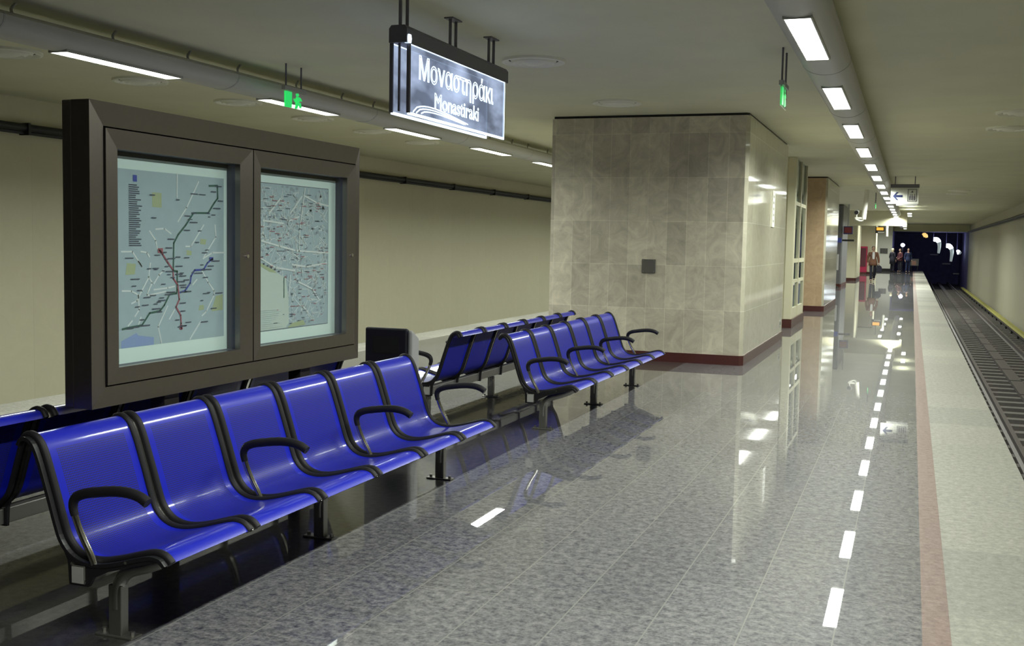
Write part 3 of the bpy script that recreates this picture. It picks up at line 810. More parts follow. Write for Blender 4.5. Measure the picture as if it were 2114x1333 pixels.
for k in range(10): quad(b, 5.60, 5.60 + rnd.uniform(0.1, 0.26), 1.14 + k * 0.012, 1.142 + k * 0.012, XP + 8 * e1, 1)
for v in b.v: v.y += 0.070  # street map shifted likewise, in place of scaling it about the camera
b.build('street_map_poster', mats, t, recalc=False)['label'] = 'dense street map with a pale green park'
for D, A in ((D1, A1), (D2, A2)):
    b = MB(); ring(b, D, A, CX - 0.045, CX - 0.004, CX - 0.010)
    door = b.build('door', MT['case'], t)
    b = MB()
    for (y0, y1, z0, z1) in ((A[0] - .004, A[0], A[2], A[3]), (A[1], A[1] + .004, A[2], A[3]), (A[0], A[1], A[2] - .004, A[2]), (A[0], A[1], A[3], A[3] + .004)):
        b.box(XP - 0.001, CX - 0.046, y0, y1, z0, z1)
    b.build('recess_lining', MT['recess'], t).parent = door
    MB().box(CX - 0.040, CX - 0.036, A[0] - 0.01, A[1] + 0.01, A[2] - 0.01, A[3] + 0.01).build('glass_pane', MT['glass'], t).parent = door
    yl = A[1] + 0.062
    MB().tube([(CX - 0.012, yl, 1.585), (CX + 0.003, yl, 1.585)], 0.011, 14).build('lock', MT['chrome'], t, smooth=40).parent = door
for y in (4.75, 6.10):
    MB().box(XC - 0.045, XC + 0.045, y - 0.06, y + 0.06, 0.012, CZA).build('post', MT['case'], t, bevel=0.004)
    MB().box(XC - 0.10, XC + 0.10, y - 0.11, y + 0.11, 0.0, 0.012).build('base_plate', MT['case'], t)

# ------------------------------------------------------------------ station name sign
SY0, SY1 = 7.63, 9.70
t = empty('station_sign', (-3.71, 8.66, 3.3), 'glowing glass station name sign hanging from three pairs of rods', 'sign')
MB().prism([(-3.795, 3.185), (-3.645, 3.185), (-3.645, 3.29), (-3.665, 3.315), (-3.775, 3.315), (-3.795, 3.29)], 'y', SY0 - 0.07, SY1 + 0.06).build('housing', MT['signbody'], t)
for y in (7.60, 7.72, 8.55, 8.67, 9.44, 9.56):
    MB().tube([(-3.72, y, 3.31), (-3.72, y, ZC)], 0.014, 8).build('rod', MT['signbody'], t, smooth=40)
for y in (7.66, 8.61, 9.50):
    MB().box(-3.76, -3.68, y - 0.10, y + 0.10, ZC - 0.012, ZC).build('ceiling_plate', MT['signbody'], t)
ZA, ZB = 2.665, 3.19
for X0, ya, yb in ((-3.660, SY0, SY1), (-3.785, SY0 - 0.03, SY1 - 0.13)):
    g = MB().box(X0 - 0.006, X0 + 0.006, ya + 0.006, yb - 0.006, ZA + 0.008, ZB).build('glass_plate', MT['acrylic'], t)
    b = MB()
    b.box(X0 - 0.008, X0 + 0.008, ya, yb, ZA - 0.012, ZA + 0.008)
    b.box(X0 - 0.008, X0 + 0.008, yb - 0.008, yb, ZA + 0.008, ZB)
    b.box(X0 - 0.008, X0 + 0.008, ya + 0.006, yb - 0.006, ZB - 0.010, ZB)
    b.build('lit_edge', MT['signlit'], t).parent = g
# dark end clamps and inner hanger strap at the near end
MB().box(-3.672, -3.648, SY0 - 0.012, SY0 + 0.012, ZA, 3.185).build('clamp', MT['signbody'], t)
MB().box(-3.80, -3.772, SY0 - 0.045, SY0 - 0.03, ZA, 3.185).build('clamp', MT['signbody'], t)
MB().box(-3.735, -3.72, SY0 - 0.03, SY0 - 0.015, ZA + 0.01, 3.185).build('strap', MT['signbody'], t)
MB().lathe([(0.0, 0), (0.026, 0.0), (0.03, 0.03), (0.026, 0.06), (0, 0.07)], (-3.655, SY0 - 0.03, 3.185), 12).build('lamp_cap', MT['signlit'], t, smooth=50)
def outline_text(s, y, z, size, X, parent, wid=1.0, thick=0.006, name='lettering'):
    cu = bpy.data.curves.new(name, 'FONT')
    cu.body = s; cu.size = size; cu.fill_mode = 'NONE'; cu.bevel_depth = thick; cu.bevel_resolution = 1; cu.resolution_u = 4
    tmp = bpy.data.objects.new(name, cu); COL.objects.link(tmp)
    dg = bpy.context.evaluated_depsgraph_get()
    me = bpy.data.meshes.new_from_object(tmp.evaluated_get(dg))
    bpy.data.objects.remove(tmp)
    xs = [v.co.x for v in me.vertices]
    if not xs: return None
    sc = wid / (max(xs) - min(xs)); x0 = min(xs)
    org = wloc(parent)
    for v in me.vertices:
        px, py, pz = v.co
        v.co = Vector((X + pz * 0.6, y + (px - x0) * sc, z + py)) - org
    me.materials.clear(); me.materials.append(MT['letter'])
    o = bpy.data.objects.new(name, me); COL.objects.link(o); o.parent = parent
    return o
LX = -3.652
outline_text('Μοναστηράκι', 7.80, 2.945, 0.245, LX, t, 1.60, 0.0052)
outline_text('Monastiraki', 8.10, 2.755, 0.175, LX, t, 0.95, 0.0042)
b = MB()
for k, (ya, yb, za, zb, zp) in enumerate(((7.70, 8.80, 2.68, 2.70, 2.745), (7.76, 8.75, 2.68, 2.695, 2.728), (7.85, 8.72, 2.685, 2.692, 2.712))):
    pts = [(LX, ya + (yb - ya) * i / 16, za + (zb - za) * i / 16 + (zp - za) * math.sin(math.pi * (i / 16) ** 0.55)) for i in range(17)]
    b.tube(pts, 0.006, 6)
b.build('swoosh_line', MT['letter'], t, smooth=40)

# ------------------------------------------------------------------ exit signs
def exit_sign(x, y, z, label, rod=True):
    e = empty('exit_sign', (x, y, z), label, 'sign', 'green exit signs')
    w, h = 0.44, 0.22
    for dy in (0.05, 0.36):
        MB().tube([(x, y + dy, z + h), (x, y + dy, ZC)], 0.010, 6).build('rod', MT['signbody'], e, smooth=40)
    MB().box(x - 0.022, x + 0.022, y, y + w, z + h - 0.03, z + h + 0.012).build('rail', MT['ltgrey'], e)
    MB().box(x - 0.006, x + 0.006, y, y + w, z, z + h - 0.03).build('acrylic_plate', MT['glass'], e)
    b = MB()
    for s in (0.0075, -0.0075):
        xx = x + s
        b.box(xx - 0.001, xx + 0.001, y + 0.03, y + 0.16, z + 0.012, z + h - 0.04)
    b.build('door_pictogram', MT['green'], e)
    b = MB()
    for s in (0.0075, -0.0075):
        xx = x + s
        def poly(pts): b.prism([(y + p[0], z + p[1]) for p in pts], 'x', xx - 0.001, xx + 0.001)
        poly([(.27, .150), (.295, .150), (.305, .165), (.295, .18), (.27, .18), (.26, .165)])
        poly([(.25, .08), (.31, .08), (.335, .14), (.27, .146)])
        poly([(.24, .012), (.275, .012), (.30, .08), (.26, .085)])
        poly([(.31, .085), (.345, .085), (.36, .03), (.335, .025)])
        poly([(.335, .14), (.37, .11), (.36, .10), (.325, .125)])
        poly([(.25, .08), (.21, .11), (.22, .12), (.265, .10)])
    b.build('running_figure_pictogram', MT['green'], e)
exit_sign(-6.40, 10.26, 3.09, 'green running man exit sign in front of the left light row')
exit_sign(-1.215, 10.55, 3.02, 'green exit sign seen edge-on left of the right light row')
exit_sign(-1.215, 38.5, 3.02, 'far green exit sign seen edge-on beside the white hanging pole')

# ------------------------------------------------------------------ arrow sign
t = empty('direction_sign', (-0.25, 30, 3.3), 'cream hanging sign with a dark left arrow and a lift pictogram', 'sign')
x0, x1, z0, z1 = -0.58, 0.10, 2.86, 3.27
MB().box(x0, x1, 29.97, 30.03, z0, z1).build('panel', MT['white'], t)
MB().box(x0 - 0.01, x1 + 0.01, 29.95, 30.05, z1, z1 + 0.09).build('top_rail', MT['signbody'], t)
MB().box(x0 + 0.14, x1 - 0.02, 29.96, 30.04, z0 - 0.05, z0).build('bottom_shade', MT['ltgrey'], t)  # grey strip standing in for the shadow under the panel
for xx in (x0 + 0.1, x1 - 0.1):
    MB().tube([(xx, 30, z1 + 0.09), (xx, 30, ZC)], 0.012, 6).build('rod', MT['signbody'], t)
zc = (z0 + z1) / 2 - 0.01
b = MB()
b.prism([(x0 + .05, zc), (x0 + .14, zc + .10), (x0 + .19, zc + .10), (x0 + .13, zc + .03), (x0 + .29, zc + .03), (x0 + .29, zc - .03), (x0 + .13, zc - .03), (x0 + .19, zc - .10), (x0 + .14, zc - .10)], 'y', 29.962, 29.969)
b.build('arrow', MT['navy'], t)
b = MB(); f = 0.012; px0, px1, pz0, pz1 = x1 - 0.27, x1 - 0.05, z0 + 0.06, z1 - 0.04
b.box(px0, px1, 29.962, 29.969, pz0, pz0 + f); b.box(px0, px1, 29.962, 29.969, pz1 - f, pz1); b.box(px0, px0 + f, 29.962, 29.969, pz0, pz1); b.box(px1 - f, px1, 29.962, 29.969, pz0, pz1)
for k in range(3):
    xx = px0 + 0.055 + k * 0.055
    b.box(xx - 0.018, xx + 0.018, 29.962, 29.969, pz0 + 0.03, pz0 + 0.14)
    b.lathe([(0.0, 0.0), (0.016, 0.008), (0.016, 0.022), (0, 0.03)], (xx, 29.967, pz0 + 0.15), 10)
b.prism([((px0 + px1) / 2 - 0.03, pz1 - 0.085), ((px0 + px1) / 2 + 0.03, pz1 - 0.085), ((px0 + px1) / 2, pz1 - 0.03)], 'y', 29.962, 29.969)
b.build('lift_pictogram', MT['signbody'], t)

# ------------------------------------------------------------------ camera pole
t = empty('camera_pole', (-1.44, 36.8, ZC), 'white hanging pole with an arm carrying a security camera', 'camera pole')
MB().tube([(-1.43, 36.8, ZC), (-1.50, 36.8, 2.62)], 0.075, 12).build('pole', MT['white'], t, smooth=40)
MB().tube(smooth_path([(-1.50, 36.8, 2.66), (-1.52, 36.78, 2.60), (-1.60, 36.78, 2.57), (-1.73, 36.78, 2.62), (-1.76, 36.78, 2.68)], 4), 0.030, 10).build('arm', MT['white'], t, smooth=40)
MB().box(-1.75, -1.50, 36.75, 36.83, 2.635, 2.685).build('arm_bar', MT['white'], t)
MB().tube([(-1.72, 36.62, 2.83), (-1.72, 37.0, 2.87)], 0.075, 14).build('security_camera', MT['ltgrey'], t, smooth=40)
MB().tube([(-1.72, 36.615, 2.829), (-1.72, 36.60, 2.828)], 0.062, 14).build('lens', MT['black'], t)
MB().tube([(-1.72, 36.8, 2.68), (-1.72, 36.8, 2.80)], 0.02, 8).build('bracket', MT['white'], t)

# ------------------------------------------------------------------ glazed kiosk (lift)
KX, KY0, KY1, KZ = -2.32, 23.4, 26.15, ZC
t = empty('glazed_kiosk', (-3.4, 23.4, 0), 'cream framed glass lift enclosure between the marble pillars', 'kiosk')
MB().box(-4.6, KX - 0.16, KY0 + 0.02, KY0 + 0.12, 0.18, KZ).build('front_panel', MT['cream'], t)
MB().box(-4.6, -4.5, KY0 + 0.12, KY1, 0.18, KZ).build('back_panel', MT['dkgrey'], t)
MB().box(-4.6, KX - 0.1, KY1 - 0.1, KY1, 0.18, KZ).build('end_panel', MT['dkgrey'], t)
MB().box(-4.5, KX - 0.12, KY0 + 0.12, KY1 - 0.1, 0.18, 0.2).build('cabin_floor', MT['dkgrey'], t)
MB().box(-4.65, KX + 0.012, KY0 - 0.012, KY1 + 0.012, 0.0, 0.18).build('baseboard', MT['redbase'], t)
MB().box(KX - 0.165, KX, KY0, KY0 + 0.24, 0.18, KZ).build('corner_post', MT['cream'], t, bevel=0.01)
b = MB(); X0, X1 = KX - 0.08, KX - 0.02
for z0, z1 in ((0.18, 0.40), (0.93, 1.0), (1.36, 1.45), (2.58, 2.66)):
    b.box(X0, X1, KY0 + 0.24, KY1 - 0.1, z0, z1)
b.build('rail', MT['cream'], t)
for y in (KY0 + 1.35, KY1 - 0.12):
    MB().box(X0 - 0.01, X1 + 0.01, y, y + 0.10, 0.18, KZ).build('mullion', MT['cream'], t)
ys = [(KY0 + 0.24, KY0 + 1.35), (KY0 + 1.45, KY1 - 0.12)]
for ya, yb in ys:
    for z0, z1 in ((0.40, 0.93), (1.0, 1.36), (1.45, 2.58), (2.66, KZ)):
        MB().box(X0 + 0.025, X0 + 0.033, ya, yb, z0, z1).build('glass_pane', MT['glassgreen'], t)
# dark edge strip between the pillar and the kiosk
b = MB(); b.box(-2.42, -2.31, 20.58, 20.66, 0.55, 3.3)
tag(b.build('edge_strip', MT['plate'], None, loc=(-2.36, 20.62, 0.0)), 'dark vertical strip at the back edge of the broad marble pillar', 'strip')

# ------------------------------------------------------------------ far end of the platform
pillar('pillar', -5.0, -2.83, 49.0, 53.0, MT['dkgrey'], MT['dkgrey'], 'dark grey clad pillar far down the platform')
pillar('pillar', -4.9, -2.70, 59.5, 64.0, MT['cream'], MT['cream'], 'plain cream pillar far down the platform')
pillar('pillar', -5.2, -2.28, 76.0, 80.0, MT['cream'], MT['cream'], 'cream pillar behind the red cabinet')
t = empty('red_cabinet', (-3.1, 75.4, 0), 'tall red cabinet against the cream pillar behind the walking man', 'cabinet')
MB().box(-3.40, -2.75, 75.2, 75.95, 0.12, 1.82).build('body', MT['red'], t, bevel=0.02)
MB().box(-3.38, -2.77, 75.22, 75.95, 0.0, 0.12).build('plinth', MT['redbase'], t)
MB().box(-3.33, -2.82, 75.18, 75.2, 0.5, 1.7).build('front_panel', MT['maroon'], t)
t = empty('info_screen', (-2.63, 48.6, 2.5), 'dark hanging screen with a reddish display at the grey pillar', 'screen')
MB().box(-2.80, -2.42, 48.90, 49.05, 2.28, 2.62).build('screen_housing', MT['navy'], t)
MB().box(-2.76, -2.46, 48.885, 48.90, 2.33, 2.58).build('display', MT['screenred'], t)
MB().tube([(-2.61, 48.97, 2.62), (-2.61, 48.97, ZC)], 0.03, 8).build('rod', MT['ltgrey'], t)
t = empty('platform_sign', (-2.9, 48.9, 1.98), 'dark lettered strip with a blue roundel on the grey pillar', 'sign')
MB().box(-3.05, -2.86, 48.97, 48.99, 1.92, 2.12).build('roundel', MT['mapnavy'], t)
MB().box(-2.84, -2.35, 48.97, 48.99, 1.98, 2.06).build('lettering', MT['black'], t)
t = empty('help_point', (-3.0, 54.0, 0), 'slim dark red help point with a grey side panel', 'help point')
MB().box(-3.33, -3.10, 48.3, 48.5, 0.05, 1.45).build('column', MT['maroon'], t)
MB().box(-3.10, -2.92, 48.32, 48.48, 0.75, 1.42).build('side_panel', MT['ltgrey'], t)
MB().box(-3.36, -2.90, 48.25, 48.55, 0.0, 0.05).build('foot', MT['black'], t)
t.location = (-3.1, 48.4, 0)
for ch in t.children: ch.location = Vector((0, 0, 0)) + Vector((-3.0, 54.0, 0)) - Vector((-3.1, 48.4, 0))
t = empty('departure_display', (-1.9, 70, 2.9), 'orange lit departure display under the cream beam', 'display')
MB().box(-2.14, -1.62, 70, 70.15, 2.62, 3.0).build('display_housing', MT['black'], t)
MB().box(-2.08, -1.68, 69.985, 70.0, 2.80, 2.97).build('matrix', MT['orange'], t)
MB().box(-2.0, -1.62, 69.985, 70.0, 2.64, 2.72).build('caption_strip', MT['white'], t)
MB().tube([(-1.9, 70.08, 3.0), (-1.9, 70.08, ZC)], 0.03, 8).build('rod', MT['ltgrey'], t)
t = empty('vertical_tube', (-1.5, 72, 2.7), 'short white vertical pole hanging right of the orange display', 'pole')
MB().tube([(-1.50, 72, 2.45), (-1.50, 72, ZC)], 0.07, 10).build('pole', MT['white'], t, smooth=40)
MB().box(-1.60, -1.40, 71.9, 72.1, ZC - 0.02, ZC).build('ceiling_plate', MT['ltgrey'], t)
t = empty('notice_board', (-2.0, 86.98, 1.5), 'dark notice board on the pale end wall', 'notice board')
MB().box(-2.27, -1.72, 86.95, 87.0, 1.33, 1.72).build('board', MT['dkgrey'], t)
b = MB()
for k in range(3): b.box(-2.22 + k * 0.17, -2.10 + k * 0.17, 86.945, 86.95, 1.38, 1.67)
b.build('notice_sheet', MT['plate'], t)
b = MB(); b.box(-5, -1.40, 86.9, 87.0, 0.0, 0.2)
tag(b.build('baseboard_front', MT['black']), 'dark skirting of the pale end wall', None, None, 'structure')
t = empty('trackside_lamp', (-0.70, 90.6, 1.98), 'small blue-white lamp glowing above the people at the platform end', 'lamp')
MB().lathe([(0.0, -0.14), (0.10, -0.11), (0.16, 0.0), (0.10, 0.11), (0, 0.14)], (-0.70, 90.6, 2.0), 16).build('globe', MT['bluelamp'], t, smooth=60)
MB().tube([(-0.70, 90.6, 1.87), (-0.70, 90.6, 0.0)], 0.035, 8).build('post', MT['dkgrey'], t)
t = empty('equipment_box', (0.2, 90, 0), 'low box with a tan panel on a stand at the platform end', 'equipment box')
MB().box(-0.08, 0.52, 90.0, 90.4, 0.42, 0.95).build('housing', MT['ltgrey'], t)
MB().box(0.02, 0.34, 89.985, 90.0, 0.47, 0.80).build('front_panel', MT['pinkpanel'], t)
for xx in (0.0, 0.44): MB().box(xx - 0.03, xx + 0.03, 90.15, 90.25, 0.0, 0.42).build('leg', MT['black'], t)
def arc_lamp(pts, foot, label, mm, y):
    e = empty('tunnel_lamp', (pts[0][0], y, pts[0][1]), label, 'tunnel lamp', 'curved lamps in the tunnel')
    p = smooth_path([(a, y, c) for a, c in pts], 5)
    n = len(p); k = max(2, n // 2)
    MB().tube(p[:k + 1], [0.07 + 0.11 * math.sin(math.pi * min(1, i / n + 0.25)) for i in range(k + 1)], 8).build('tube', mm, e, smooth=50)
    if n - k > 1:
        MB().tube(p[k:], [0.16 * (1 - 0.5 * i / (n - k)) for i in range(n - k)], 8).build('lower_tube', MT['tlampdim'] if mm is not MT['amber'] else mm, e, smooth=50)
    if foot:
        MB().box(foot[0], foot[1], y - 0.05, y + 0.05, foot[2] - 0.06, foot[2] + 0.03).build('bracket', MT['ltgrey'], e)
    # stalk to the tunnel ceiling carries the lamp
    MB().tube([(pts[0][0], y + 0.1, pts[0][1]), (pts[0][0], y + 0.1, 3.12)], 0.02, 6).build('stalk', MT['tun'], e)
arc_lamp([(1.60, 2.52), (1.85, 2.50), (2.02, 2.30), (2.06, 1.9), (2.02, 1.40)], (1.40, 2.0, 1.30), 'curved white tunnel lamp, upper left of the two large ones', MT['tlamp'], 95)
arc_lamp([(2.58, 2.02), (2.80, 2.0), (2.98, 1.78), (3.03, 1.4), (2.98, 0.76)], (2.35, 2.95, 0.58), 'curved white tunnel lamp, lower right of the two large ones', MT['tlamp'], 95)
arc_lamp([(3.40, 1.50), (3.50, 1.52), (3.62, 1.47), (3.70, 1.42)], (3.2, 3.65, -0.2), 'small white tunnel lamp close to the right wall', MT['tlamp'], 95)
arc_lamp([(0.78, 2.80), (0.90, 2.86), (1.02, 2.80), (1.08, 2.65)], None, 'small amber lamp at the top of the tunnel mouth', MT['amber'], 95)

# ------------------------------------------------------------------ track
t = empty('railway_track', (2.30, 14, TRK), 'railway track with dark sleepers beside the platform', 'track')
def rail_prof(x):
    z = TRK + 0.10
    return [(x - .06, z), (x + .06, z), (x + .06, z + .015), (x + .012, z + .035), (x + .012, z + .12), (x + .034, z + .13), (x + .034, z + .16), (x - .034, z + .16), (x - .034, z + .13), (x - .012, z + .12), (x - .012, z + .035), (x - .06, z + .015)]
for x in (1.58, 3.02):
    MB().prism(rail_prof(x), 'y', YB + 0.2, 103.5).build('rail', MT['rail'], t)
sl = None
for k in range(99):
    y = 12.6 + k * 0.76
    if sl is None:
        sl = MB().box(1.14, 3.46, y - 0.12, y + 0.12, TRK, TRK + 0.10).build('sleeper', MT['sleeper'], t)
        sy = y
    else:
        c = sl.copy(); COL.objects.link(c); c.parent = t; c.location = (0, y - sy, 0)
t = empty('conduit', (2.30, 14, TRK), 'pale conduit running between the two rails', 'conduit')
MB().box(2.18, 2.42, YB + 0.2, 103.5, TRK + 0.102, TRK + 0.17).build('cover', MT['rail'], t)
for k in range(30): MB().box(2.17, 2.43, 14 + k * 2.5, 14.05 + k * 2.5, TRK + 0.17, TRK + 0.178).build('clip', MT['black'], t)
t = empty('conductor_rail', (3.62, 14, TRK), 'yellow covered conductor rail at the foot of the right wall', 'rail')
MB().prism([(3.50, -1.10), (3.53, -1.03), (3.67, -1.03), (3.70, -1.10)], 'y', YB + 0.2, 87).build('cover', MT['yellow'], t)
MB().box(3.56, 3.64, YB + 0.2, 87, -1.22, -1.10).build('rail', MT['rail'], t)
for k in range(28):
    y = 13 + k * 2.6
    MB().box(3.57, 3.63, y - 0.05, y + 0.05, TRK, -1.22).build('support', MT['black'], t)

# ------------------------------------------------------------------ people
def skin_mesh(nodes, edges, sub=2):
    me = bpy.data.meshes.new('tmp'); me.from_pydata([n[0] for n in nodes], edges, []); me.update()
    o = bpy.data.objects.new('tmp', me); COL.objects.link(o)
    o.modifiers.new('skin', 'SKIN').use_smooth_shade = True
    for i, n in enumerate(nodes):
        r = n[1]
        me.skin_vertices[0].data[i].radius = r if isinstance(r, tuple) else (r, r)
        me.skin_vertices[0].data[i].use_root = (i == 0)
    o.modifiers.new('sub', 'SUBSURF').levels = sub
    dg = bpy.context.evaluated_depsgraph_get()
    out = bpy.data.meshes.new_from_object(o.evaluated_get(dg))
    bpy.data.objects.remove(o); bpy.data.meshes.remove(me)
    return out
def mesh_obj(name, me, m, parent):
    me.name = name; me.materials.clear(); me.materials.append(m)
    me.polygons.foreach_set('use_smooth', [True] * len(me.polygons))
    me.polygons.foreach_set('material_index', [0] * len(me.polygons))
    o = bpy.data.objects.new(name, me); COL.objects.link(o); o.parent = parent
    return o
def add_to(me, mb):
    bm = bmesh.new(); bm.from_mesh(me)
    vs = [bm.verts.new(v) for v in mb.v]
    for f in mb.f:
        try: bm.faces.new([vs[i] for i in f])
        except ValueError: pass
    bmesh.ops.recalc_face_normals(bm, faces=bm.faces)
    bm.to_mesh(me); bm.free()
def person(loc, rz, label, H, J, cols, hair='short', coat=0.72, group=None):
    """figure facing -Y; J gives hands and feet; cols = top, shirt, trousers, shoes, hair"""
    root = empty('person', (0, 0, 0), label, 'person', group)
    s = H / 1.75
    def S(p): return (p[0] * s, p[1] * s, p[2] * s)
    nodes, edges = [], []
    def add(p, r, par=None):
        nodes.append((S(p), r * s if not isinstance(r, tuple) else (r[0] * s, r[1] * s)))
        if par is not None: edges.append((par, len(nodes) - 1))
        return len(nodes) - 1
    pel = add((0, 0, .95), (.13, .10)); sp1 = add((0, 0, 1.12), (.125, .095), pel); ch = add((0, .01, 1.30), (.145, .105), sp1); up_ = add((0, .01, 1.42), (.10, .08), ch)
    nk = add((0, .0, 1.50), .052, up_); hd0 = add((0, -.01, 1.55), .055, nk)
    for sd in (-1, 1):
        el, wr = J['elbow'][sd], J['wrist'][sd]
        sh = add((sd * .175, .01, 1.41), .058, up_); e_ = add(el, .042, sh); w_ = add(wr, .030, e_)
        d = (Vector(wr) - Vector(el)).normalized(); pm = Vector(wr) + d * .06
        add(tuple(pm), (.040, .020), w_)
        kn, an = J['knee'][sd], J['ankle'][sd]
        hp = add((sd * .09, 0, .90), .085, pel); k_ = add(kn, .058, hp); a_ = add(an, .040, k_)
        add((an[0], an[1] - .13, max(.03, an[2] - .05)), .035, a_)
    me = skin_mesh(nodes, edges)
    # head with nose, ears, jaw; fingers and thumb
    hb = MB()
    cz = 1.645
    def ell(cx, cy, cz_, rx, ry, rz_, n=14):
        i0 = len(hb.v); m_ = 9
        for a in range(m_ + 1):
            th = math.pi * a / m_
            for j in range(n):
                ph = 2 * math.pi * j / n
                x, y, z = rx * math.sin(th) * math.cos(ph), ry * math.sin(th) * math.sin(ph), rz_ * math.cos(th)
                if rz_ > .08 and z < 0: x *= 1 + z * 2.0; y *= 1 + z * 0.8
                hb.v.append(Vector(S((cx + x, cy + y, cz_ + z))))
        for a in range(m_):
            for j in range(n):
                p, q = i0 + a * n + j, i0 + a * n + (j + 1) % n
                hb.f.append([p, q, q + n, p + n]); hb.m.append(0)
    ell(0, -.015, cz, .075, .095, .112)
    ell(0, -.112, cz - .015, .013, .02, .024, 8); ell(.076, 0, cz - .01, .010, .022, .03, 8); ell(-.076, 0, cz - .01, .010, .022, .03, 8)
    ell(0, -.096, cz - .058, .024, .010, .009, 8)
    for sd in (-1, 1):
        wr, el = Vector(J['wrist'][sd]), Vector(J['elbow'][sd])
        d = (wr - el).normalized(); side_ = Vector((0, 1, 0)) - d * d.y; side_.normalize()
        nrm = d.cross(side_) * sd
        for f, (o_, l) in enumerate(((-.027, .070), (-.009, .082), (.009, .078), (.027, .060))):
            p0 = wr + d * .075 + side_ * -o_; p1 = p0 + d * l * .55 - nrm * .006; p2 = p0 + d * l - nrm * .028
            hb.tube([S(p0), S(p1), S(p2)], [.0095 * s, .009 * s, .007 * s], 6)
        p0 = wr + d * .035 - side_ * .03; hb.tube([S(p0), S(p0 + d * .03 - side_ * .025), S(p0 + d * .06 - side_ * .030)], [.011 * s, .010 * s, .008 * s], 6)
    add_to(me, hb)
    mesh_obj('body', me, MT['skin'], root)
    eb = MB()
    for sd in (-1, 1): eb.box((sd * .030 - .011) * s, (sd * .030 + .011) * s, -.108 * s, -.095 * s, (cz + .006) * s, (cz + .018) * s)
    eb.build('eyes', MT['hairdk'], root).parent = root
    # trousers
    nodes, edges = [], []
    pel = add((0, 0, .98), (.140, .105))
    for sd in (-1, 1):
        kn, an = J['knee'][sd], J['ankle'][sd]
        hp = add((sd * .092, 0, .88), .088, pel); k_ = add(kn, .078, hp); add((an[0], an[1] + .005, an[2] - .035), .070, k_)
    mesh_obj('trousers', skin_mesh(nodes, edges), cols[2], root)
    # shoes
    for sd in (-1, 1):
        an = J['ankle'][sd]
        nodes, edges = [], []
        a_ = add((an[0], an[1] + .03, max(.045, an[2] - .04)), .045); b_ = add((an[0], an[1] - .07, max(.040, an[2] - .055)), (.045, .036), a_); add((an[0], an[1] - .17, max(.033, an[2] - .062)), (.038, .026), b_)
        mesh_obj('shoe', skin_mesh(nodes, edges, 1), cols[3], root)
    # jacket or coat
    nodes, edges = [], []
    pel = add((0, .01, 1.00), (.160, .125)); md = add((0, .01, 1.14), (.160, .125), pel); ch = add((0, .012, 1.28), (.168, .128), md); up_ = add((0, .012, 1.41), (.115, .10), ch); add((0, .012, 1.475), .065, up_)
    for sd in (-1, 1):
        el, wr = J['elbow'][sd], J['wrist'][sd]
        sh = add((sd * .18, .012, 1.405), .078, up_); e_ = add(el, .064, sh); add(tuple(Vector(el).lerp(Vector(wr), .92)), .050, e_)
    jm = skin_mesh(nodes, edges)
    hb = MB(); nn = 24                                               # flared hem of the jacket, open below
    prof = [(1.16, .158, .122), (1.06, .182, .150), (.94, .206, .186), (min(.86, coat), .212, .194), (min(.86, coat), .204, .186), (.94, .19, .17)]
    for z_, rx, ry in prof:
        for j in range(nn):
            a = 2 * math.pi * j / nn
            hb.v.append(Vector(S((rx * math.cos(a), .01 + ry * math.sin(a), z_))))
    for k in range(len(prof) - 1):
        for j in range(nn):
            a, c_ = k * nn + j, k * nn + (j + 1) % nn
            hb.f.append([a, c_, c_ + nn, a + nn]); hb.m.append(0)
    add_to(jm, hb)
    mesh_obj('jacket', jm, cols[0], root)
    if cols[1]:
        b = MB()
        pts = [(-.05, 1.47), (.05, 1.47), (.060, 1.30), (.045, 1.12), (-.045, 1.12), (-.060, 1.30)]
        b.prism([(p[0] * s, p[1] * s) for p in pts], 'y', -.150 * s, -.09 * s)
        b.build('shirt_front', cols[1], root)
    b = MB(); hb = b
    prof = [(0.0, .118), (.045, .108), (.075, .075), (.088, .03), (.086, -.01)]
    if hair == 'short':
        b.lathe([(r * s, z * s) for r, z in prof], (0, .014 * s, (cz + .012) * s), 16)
        b.lathe([(.075 * s, .02 * s), (.080 * s, -.03 * s), (.06 * s, -.085 * s)], (0, .030 * s, cz * s), 16)
    else:
        b.lathe([(r * 1.08 * s, z * s) for r, z in prof] + [(.088 * s, -.08 * s), (.07 * s, -.15 * s)], (0, .022 * s, (cz + .012) * s), 16)
    b.build('hair', cols[4], root, smooth=60)
    root.location = loc; root.rotation_euler = (0, 0, rz)
    return root
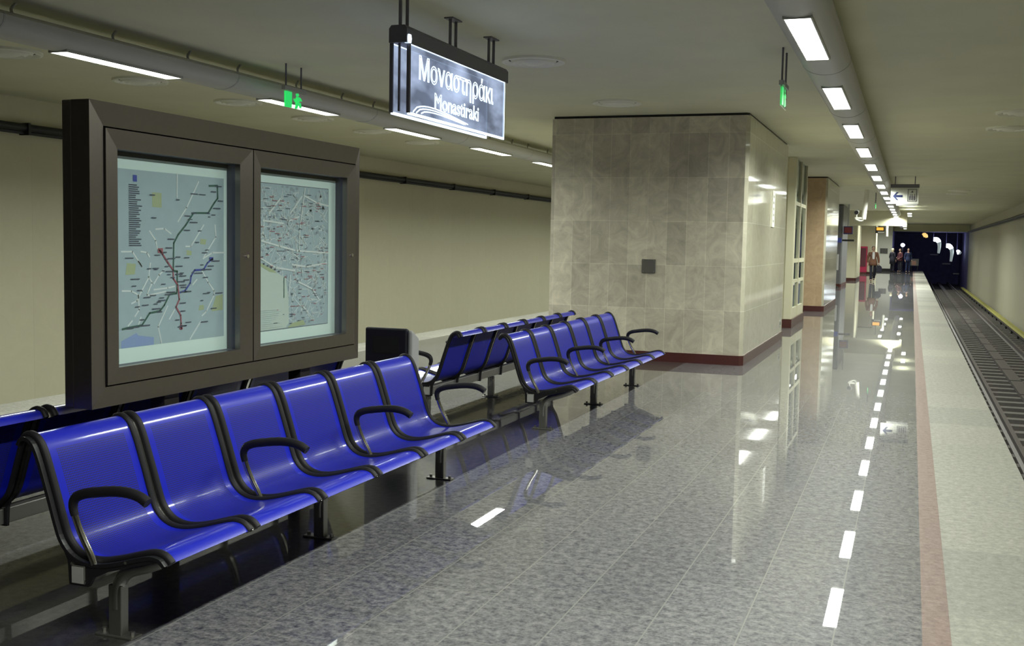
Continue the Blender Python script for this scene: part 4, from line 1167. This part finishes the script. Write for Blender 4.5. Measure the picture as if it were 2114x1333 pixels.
STAND = dict(elbow={-1: (-.245, .03, 1.14), 1: (.245, .03, 1.14)}, wrist={-1: (-.24, -.06, .90), 1: (.24, -.06, .90)}, knee={-1: (-.10, -.01, .50), 1: (.10, -.01, .50)}, ankle={-1: (-.11, .02, .09), 1: (.11, .02, .09)})
WALK = dict(elbow={-1: (-.245, .08, 1.14), 1: (.25, -.02, 1.14)}, wrist={-1: (-.25, .02, .90), 1: (.27, -.10, .90)}, knee={-1: (-.09, -.12, .52), 1: (.085, .03, .49)}, ankle={-1: (-.085, -.14, .10), 1: (.08, .24, .16)})
TALK = dict(elbow={-1: (-.25, .0, 1.13), 1: (.25, .0, 1.13)}, wrist={-1: (-.12, -.20, 1.08), 1: (.12, -.20, 1.02)}, knee=STAND['knee'], ankle=STAND['ankle'])
w = person((-1.85, 58.9, 0), 0.12, 'person walking towards the camera in a brown jacket, pale shirt and dark trousers', 1.80, WALK, (MT['brown'], MT['shirt'], MT['dkcloth'], MT['black'], MT['hairdk']), coat=0.80)
t = empty('shoulder_bag', (-1.56, 58.8, 0.45), 'dark bag carried beside the right leg of the walking man', 'bag')
MB().prism([(-1.70, .50), (-1.42, .47), (-1.40, .72), (-1.46, .82), (-1.66, .84)], 'y', 58.66, 58.84).build('bag_body', MT['dkcloth'], t, bevel=0.02)
MB().tube(smooth_path([(-1.63, 58.75, .82), (-1.575, 58.75, .88), (-1.50, 58.75, .81)], 4), 0.012, 6).build('handle', MT['black'], t)
G = 'people at the end of the platform'
person((-1.30, 84.0, 0), 2.4, 'pale haired person in a dark coat at the platform end, seen from behind', 1.72, STAND, (MT['dkcloth'], None, MT['dkcloth'], MT['black'], MT['hairlt']), 'long', 0.60, G)
person((-0.80, 84.9, 0), -0.9, 'person in a maroon top and dark trousers in the middle of the platform end group', 1.70, TALK, (MT['maroon'], None, MT['dkcloth'], MT['black'], MT['hairdk']), 'short', 0.85, G)
person((-0.24, 84.2, 0), 0.3, 'person in dark blue on the right of the platform end group, below the blue lamp', 1.74, STAND, (MT['bluecloth'], None, MT['bluecloth'], MT['black'], MT['hairdk']), 'short', 0.80, G)
